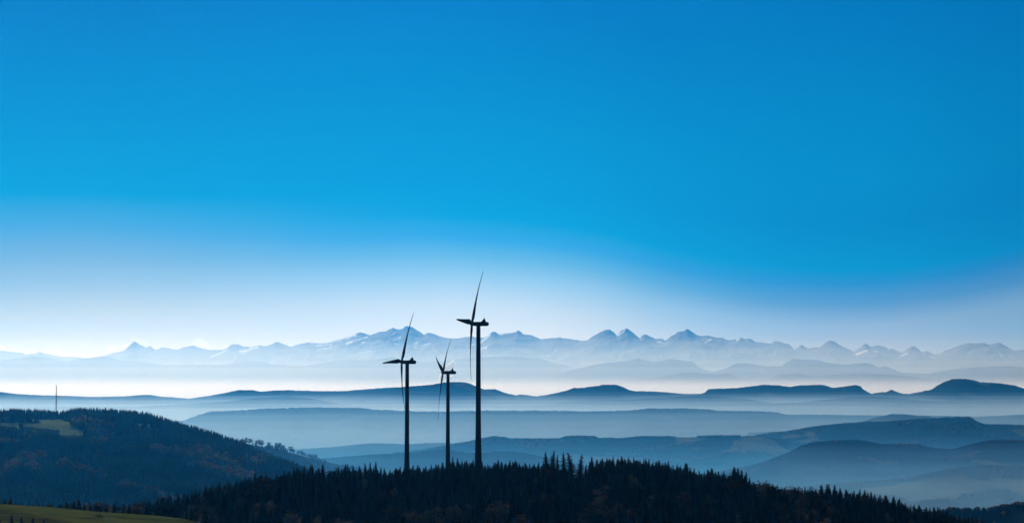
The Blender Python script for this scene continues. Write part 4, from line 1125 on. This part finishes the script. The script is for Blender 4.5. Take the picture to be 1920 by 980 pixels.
# ------------------------------------------------------------------ small buildings on the valley floor
M_plaster = noisy('white_plaster', (0.72, 0.72, 0.70), (0.82, 0.82, 0.8), 0.3); M_roof = noisy('pale_metal_roof', (0.55, 0.56, 0.58), (0.7, 0.7, 0.72), 0.2, 0.4, 0.5); M_tile = noisy('brown_tiles', (0.12, 0.07, 0.05), (0.18, 0.1, 0.07), 0.4)
M_win = mat('window_glass', (0.02, 0.02, 0.025), 0.2, 0.5)
def building(name, px, D, w, d, h, rh, roofm, label, cat, pyramid=False):
    x = (px - 960) / FP * D
    e = empty(name, (x, D, FLOOR), 0.12); tag(e, label, cat)
    mb = MB(); mb.box(-w / 2, w / 2, -d / 2, d / 2, 0, h); wall = obj('wall', mb.mesh('wall', [M_plaster]), e)
    rb = MB(); o_ = 0.5
    if pyramid: rb.add([(-w / 2 - o_, -d / 2 - o_, h), (w / 2 + o_, -d / 2 - o_, h), (w / 2 + o_, d / 2 + o_, h), (-w / 2 - o_, d / 2 + o_, h), (0, 0, h + rh)], [(0, 3, 2, 1), (0, 1, 4), (1, 2, 4), (2, 3, 4), (3, 0, 4)])
    else: rb.add([(-w / 2 - o_, -d / 2 - o_, h), (w / 2 + o_, -d / 2 - o_, h), (w / 2 + o_, d / 2 + o_, h), (-w / 2 - o_, d / 2 + o_, h), (-w / 2 - o_, 0, h + rh), (w / 2 + o_, 0, h + rh)],
                 [(0, 3, 2, 1), (0, 1, 5, 4), (2, 3, 4, 5), (1, 2, 5), (3, 0, 4)])
    obj('roof', rb.mesh('roof', [roofm]), e)
    for i in range(max(2, int(w / 6))):
        wb = MB(); cx = -w / 2 + (i + 0.5) * w / max(2, int(w / 6)); wb.box(cx - 0.6, cx + 0.6, -d / 2 - 0.05, -d / 2 + 0.05, h * 0.4, h * 0.4 + 1.4)
        obj('window', wb.mesh('window', [M_win]), e)
building('tower_block', 1738.5, 5950.0, 7, 7, 15, 0.8, M_roof, 'small bright white upright building in the hazy valley at right', 'building', True)
building('shed', 1776, 6200.0, 26, 12, 4, 2, M_roof, 'long low white roofed shed above right of the bright white tower', 'building')
building('shed', 1700, 5960.0, 34, 14, 4, 2, M_roof, 'long pale roofed shed left of the bright white tower', 'building')
building('house', 1707, 5800.0, 9, 9, 5, 3, M_roof, 'tiny pale house nearest the dark treetops in the valley', 'house')
building('shed', 1757, 5980.0, 30, 12, 4, 2, M_roof, 'pale low shed directly right of the bright white tower', 'building')

# ------------------------------------------------------------------ birds
M_bird = noisy('dark_feathers', (0.012, 0.012, 0.014), (0.03, 0.028, 0.026), 4.0)
def bird(px, py, D, span, rz, label):
    x, y, z = P(px, py, D)
    mb = MB(); rings = []
    for i, (xx, rad) in enumerate(((-0.5, 0.03), (-0.42, 0.11), (-0.22, 0.2), (0, 0.24), (0.2, 0.19), (0.42, 0.1), (0.6, 0.14), (0.72, 0.12))):
        fl_ = 0.35 if i > 5 else 0.85
        rings.append([(xx, rad * math.cos(6.283 * j / 8), rad * fl_ * math.sin(6.283 * j / 8)) for j in range(8)])
    mb.rings(rings)
    for s in (-1, 1):
        w = [(0.22, 0.12 * s, 0.05), (-0.22, 0.12 * s, 0.03), (0.3, 0.9 * s, 0.38), (-0.12, 0.9 * s, 0.34), (0.05, 1.6 * s, 0.22), (-0.2, 1.55 * s, 0.2)]
        w2 = [(a, b, c - 0.06) for a, b, c in w]
        mb.add(w + w2, [(0, 1, 3, 2), (2, 3, 5, 4), (6, 8, 9, 7), (8, 10, 11, 9), (0, 2, 8, 6), (2, 4, 10, 8), (4, 5, 11, 10), (5, 3, 9, 11), (3, 1, 7, 9)])
    o = obj('bird', mb.mesh('bird', [M_bird]), None, (x, y, z)); o.rotation_euler = (0.15, 0.05, rz); k = span / 3.2; o.scale = (k, k, k)
    tag(o, label, 'bird', 'birds in the distance')
bird(1621.5, 682.3, 700.0, 1.3, 0.4, 'tiny dark bird flying before the pale mountains at right')
bird(1755.4, 578.3, 800.0, 1.1, 1.3, 'tiny dark bird high in the sky at right')
bird(1650.0, 850.0, 700.0, 1.1, 1.2, 'tiny dark bird low in front of the hazy blue hills')
bird(5.2, 488.5, 1500.0, 1.3, 0.2, 'faint tiny bird in the sky at the left edge')

# ------------------------------------------------------------------ clouds, steam
def blobs(name, pts, D, dens, label, cat=None, kind='stuff', flat=1.0, vox=0.4, aniso=0.75, depth=1.0, seed=0, col=(1, 1, 1)):
    """puffs merged into one closed body by a voxel remesh; filled with scattering vapour"""
    mb = MB(); r = random.Random(seed)
    cx = sum(p[0] for p in pts) / len(pts); cy = sum(p[1] for p in pts) / len(pts)
    ox, oy, oz = P(cx, cy, D); s = D / FP
    for (px, py, rad) in pts:
        for q in range(4):
            qx = (px - cx) * s + (r.uniform(-.6, .6) * rad * s if q else 0); qz = -(py - cy) * s + (r.uniform(-.5, .5) * rad * s * flat if q else 0)
            qy = r.uniform(-.7, .7) * rad * s * depth; rd = rad * s * (1 if q == 0 else r.uniform(.35, .7))
            rings = [[(qx + rd * math.sin(t) * math.cos(6.283 * j / 12), qy + rd * math.sin(t) * math.sin(6.283 * j / 12) * depth, qz + rd * flat * math.cos(t)) for j in range(12)] for t in np.linspace(0.15, math.pi - 0.15, 9)]
            mb.rings(rings)
    me = mb.mesh(name, [volume(name + '_vapour', (1, 1, 1), dens, 0.62)])
    o = obj(name, me, None, (ox, oy, oz))
    for pl in me.polygons: pl.use_smooth = True
    md = o.modifiers.new('merge', 'REMESH'); md.mode = 'VOXEL'; md.voxel_size = vox * s; md.use_smooth_shade = True
    tag(o, label, cat, kind=kind)
    return o
blobs('smoke', [(821, 720, 5), (825, 714, 5), (829, 707, 6), (833, 699, 7), (828, 691, 4.5), (838, 690, 7), (845, 684, 6), (849, 678, 4), (851, 684, 3.5), (846, 704, 4)], 18500.0, 0.022,
      'white steam plume rising behind the smallest turbine', 'steam', vox=0.45, seed=2)
r9 = random.Random(9)
bank = []
for px, py in ((-60, 652), (0, 652), (25, 656), (55, 660), (85, 661), (110, 658), (128, 661), (150, 664), (178, 666), (196, 660), (212, 652), (232, 650), (252, 650), (270, 652)):
    bank.append((px + r9.uniform(-4, 4), py + 4 + r9.uniform(-1, 2), r9.uniform(9, 13)))
blobs('clouds', bank, 47000.0, 0.003, 'thin white cloud bank behind the mountains at the left', 'cloud', flat=0.75, vox=1.0, seed=4, depth=0.6)
blobs('clouds', [(366, 640, 5), (374, 637, 6), (382, 641, 6), (376, 647, 9), (366, 649, 8), (388, 649, 7)], 47000.0, 0.003, 'small white cloud above the mountain saddle at the left', 'cloud', flat=0.75, vox=0.9, seed=5, depth=0.6)
blobs('clouds', [(251, 634, 3.5), (258, 637, 5), (266, 641, 5), (272, 643, 4)], 47000.0, 0.003, 'wisp of white cloud on the sharp peak at the left', 'cloud', flat=0.7, vox=0.7, seed=6, depth=0.6)
blobs('clouds', [(425, 655, 9), (440, 656, 10), (460, 655, 8), (480, 653, 9), (500, 652, 7), (545, 650, 7), (590, 646, 8), (615, 643, 8)], 47000.0, 0.003, 'low pale cloud showing between the peaks left of the turbines', 'cloud', flat=0.7, vox=0.9, seed=7, depth=0.6)

# ------------------------------------------------------------------ air
def box_obj(name, x, y0, y1, z0, z1, m, label):
    mb = MB(); mb.box(-x, x, y0, y1, z0, z1)
    return tag(obj(name, mb.mesh(name, [m])), label, kind='stuff')
KM = 0.001
box_obj('haze', 42500, -4000, 42500, FLOOR - 6, HAZE_TOP, volume('haze_air', (0.02, 0.38, 1.0), 0.0205 * KM, 0.75), 'blue haze filling all the air up to the mountains')
def mist(y0, y1, x, tops, dens, col, label, an=0.75, cx=0.0):
    dens = dens if isinstance(dens, (list, tuple)) else [dens] * len(tops)
    """flat lying bank of valley mist, thinning upwards in a few even layers, its near end wedge shaped"""
    for li, (top, dn) in enumerate(zip(tops, dens)):
        w = 120.0 * li; ya, yb, xa = y0 + w, y1 - w, x - w
        ny, nx = 28, 90
        yy = np.linspace(ya, yb, ny); xx = np.linspace(-xa, xa, nx)
        XX, YY = np.meshgrid(xx, yy)
        edge = np.clip(np.minimum((YY - ya) / ((yb - ya) * 0.14), (yb - YY) / ((yb - ya) * 0.06)), 0, 1)
        edge = np.minimum(edge, np.clip((xa - np.abs(XX)) / (xa * 0.05), 0, 1))
        amp = 26.0 + 0.0004 * y0
        ZT = FLOOR + 2.0 + 0.4 * li + (top - FLOOR) * edge + edge * amp * fbm(XX / 1500.0, YY / 1100.0, 4, 90 + int(y0) % 50)
        ZB = np.full(ZT.shape, FLOOR + 1.0 + 0.1 * li)
        XX = XX + cx
        v = np.concatenate([np.stack([XX, YY, ZT], 2).reshape(-1, 3), np.stack([XX, YY, ZB], 2).reshape(-1, 3)])
        a, b = np.meshgrid(np.arange(nx - 1), np.arange(ny - 1)); q = (b * nx + a).ravel(); o_ = nx * ny
        fs = [np.stack([q, q + 1, q + 1 + nx, q + nx], 1), np.stack([q + o_, q + nx + o_, q + 1 + nx + o_, q + 1 + o_], 1)]
        def side(idx): fs.append(np.stack([idx[:-1] + o_, idx[1:] + o_, idx[1:], idx[:-1]], 1))
        side(np.arange(nx)); side(np.arange(nx)[::-1] + (ny - 1) * nx); side(np.arange(ny) * nx + nx - 1); side(np.arange(ny)[::-1] * nx)
        tag(obj('mist', make_mesh('mist', v, np.concatenate(fs), [volume('mist_air', col, dn * KM, an)])), label, kind='stuff')
mist(16800, 37500, 38000, (440, 330, 220, 110, 10), 0.020, (0.66, 0.85, 1.0), 'thin pale haze between the dark blue ridge and the high mountains')
mist(16900, 26900, 26000, (-100, -125, -150, -175, -200, -225), (0.015, 0.025, 0.042, 0.06, 0.085, 0.11), (0.97, 0.98, 1.0), 'bright white fog layer behind the dark blue ridge', an=0.62)
mist(11450, 14950, 20000, (-180, -205, -230, -260), (0.05, 0.11, 0.16, 0.2), (0.54, 0.78, 1.0), 'pale mist at the foot of the dark blue ridge')
mist(5400, 10450, 16000, (-95, -140), 0.030, (0.07, 0.48, 1.0), 'thin blue haze between the middle distance hills')
mist(7900, 10450, 16000, (-200, -235, -270, -310), 0.10, (0.46, 0.72, 1.0), 'blue grey mist below the long wooded ridge')
mist(4800, 7450, 12000, (-225, -265, -305, -345, -372), (0.08, 0.10, 0.16, 0.28, 0.4), (0.12, 0.48, 1.0), 'blue mist over the valley floor at right')
mist(4050, 6100, 4200, (-235, -290, -340, -375), (0.10, 0.16, 0.24, 0.3), (0.28, 0.6, 1.0), 'blue grey ground mist over the fields at lower right', cx=4700)
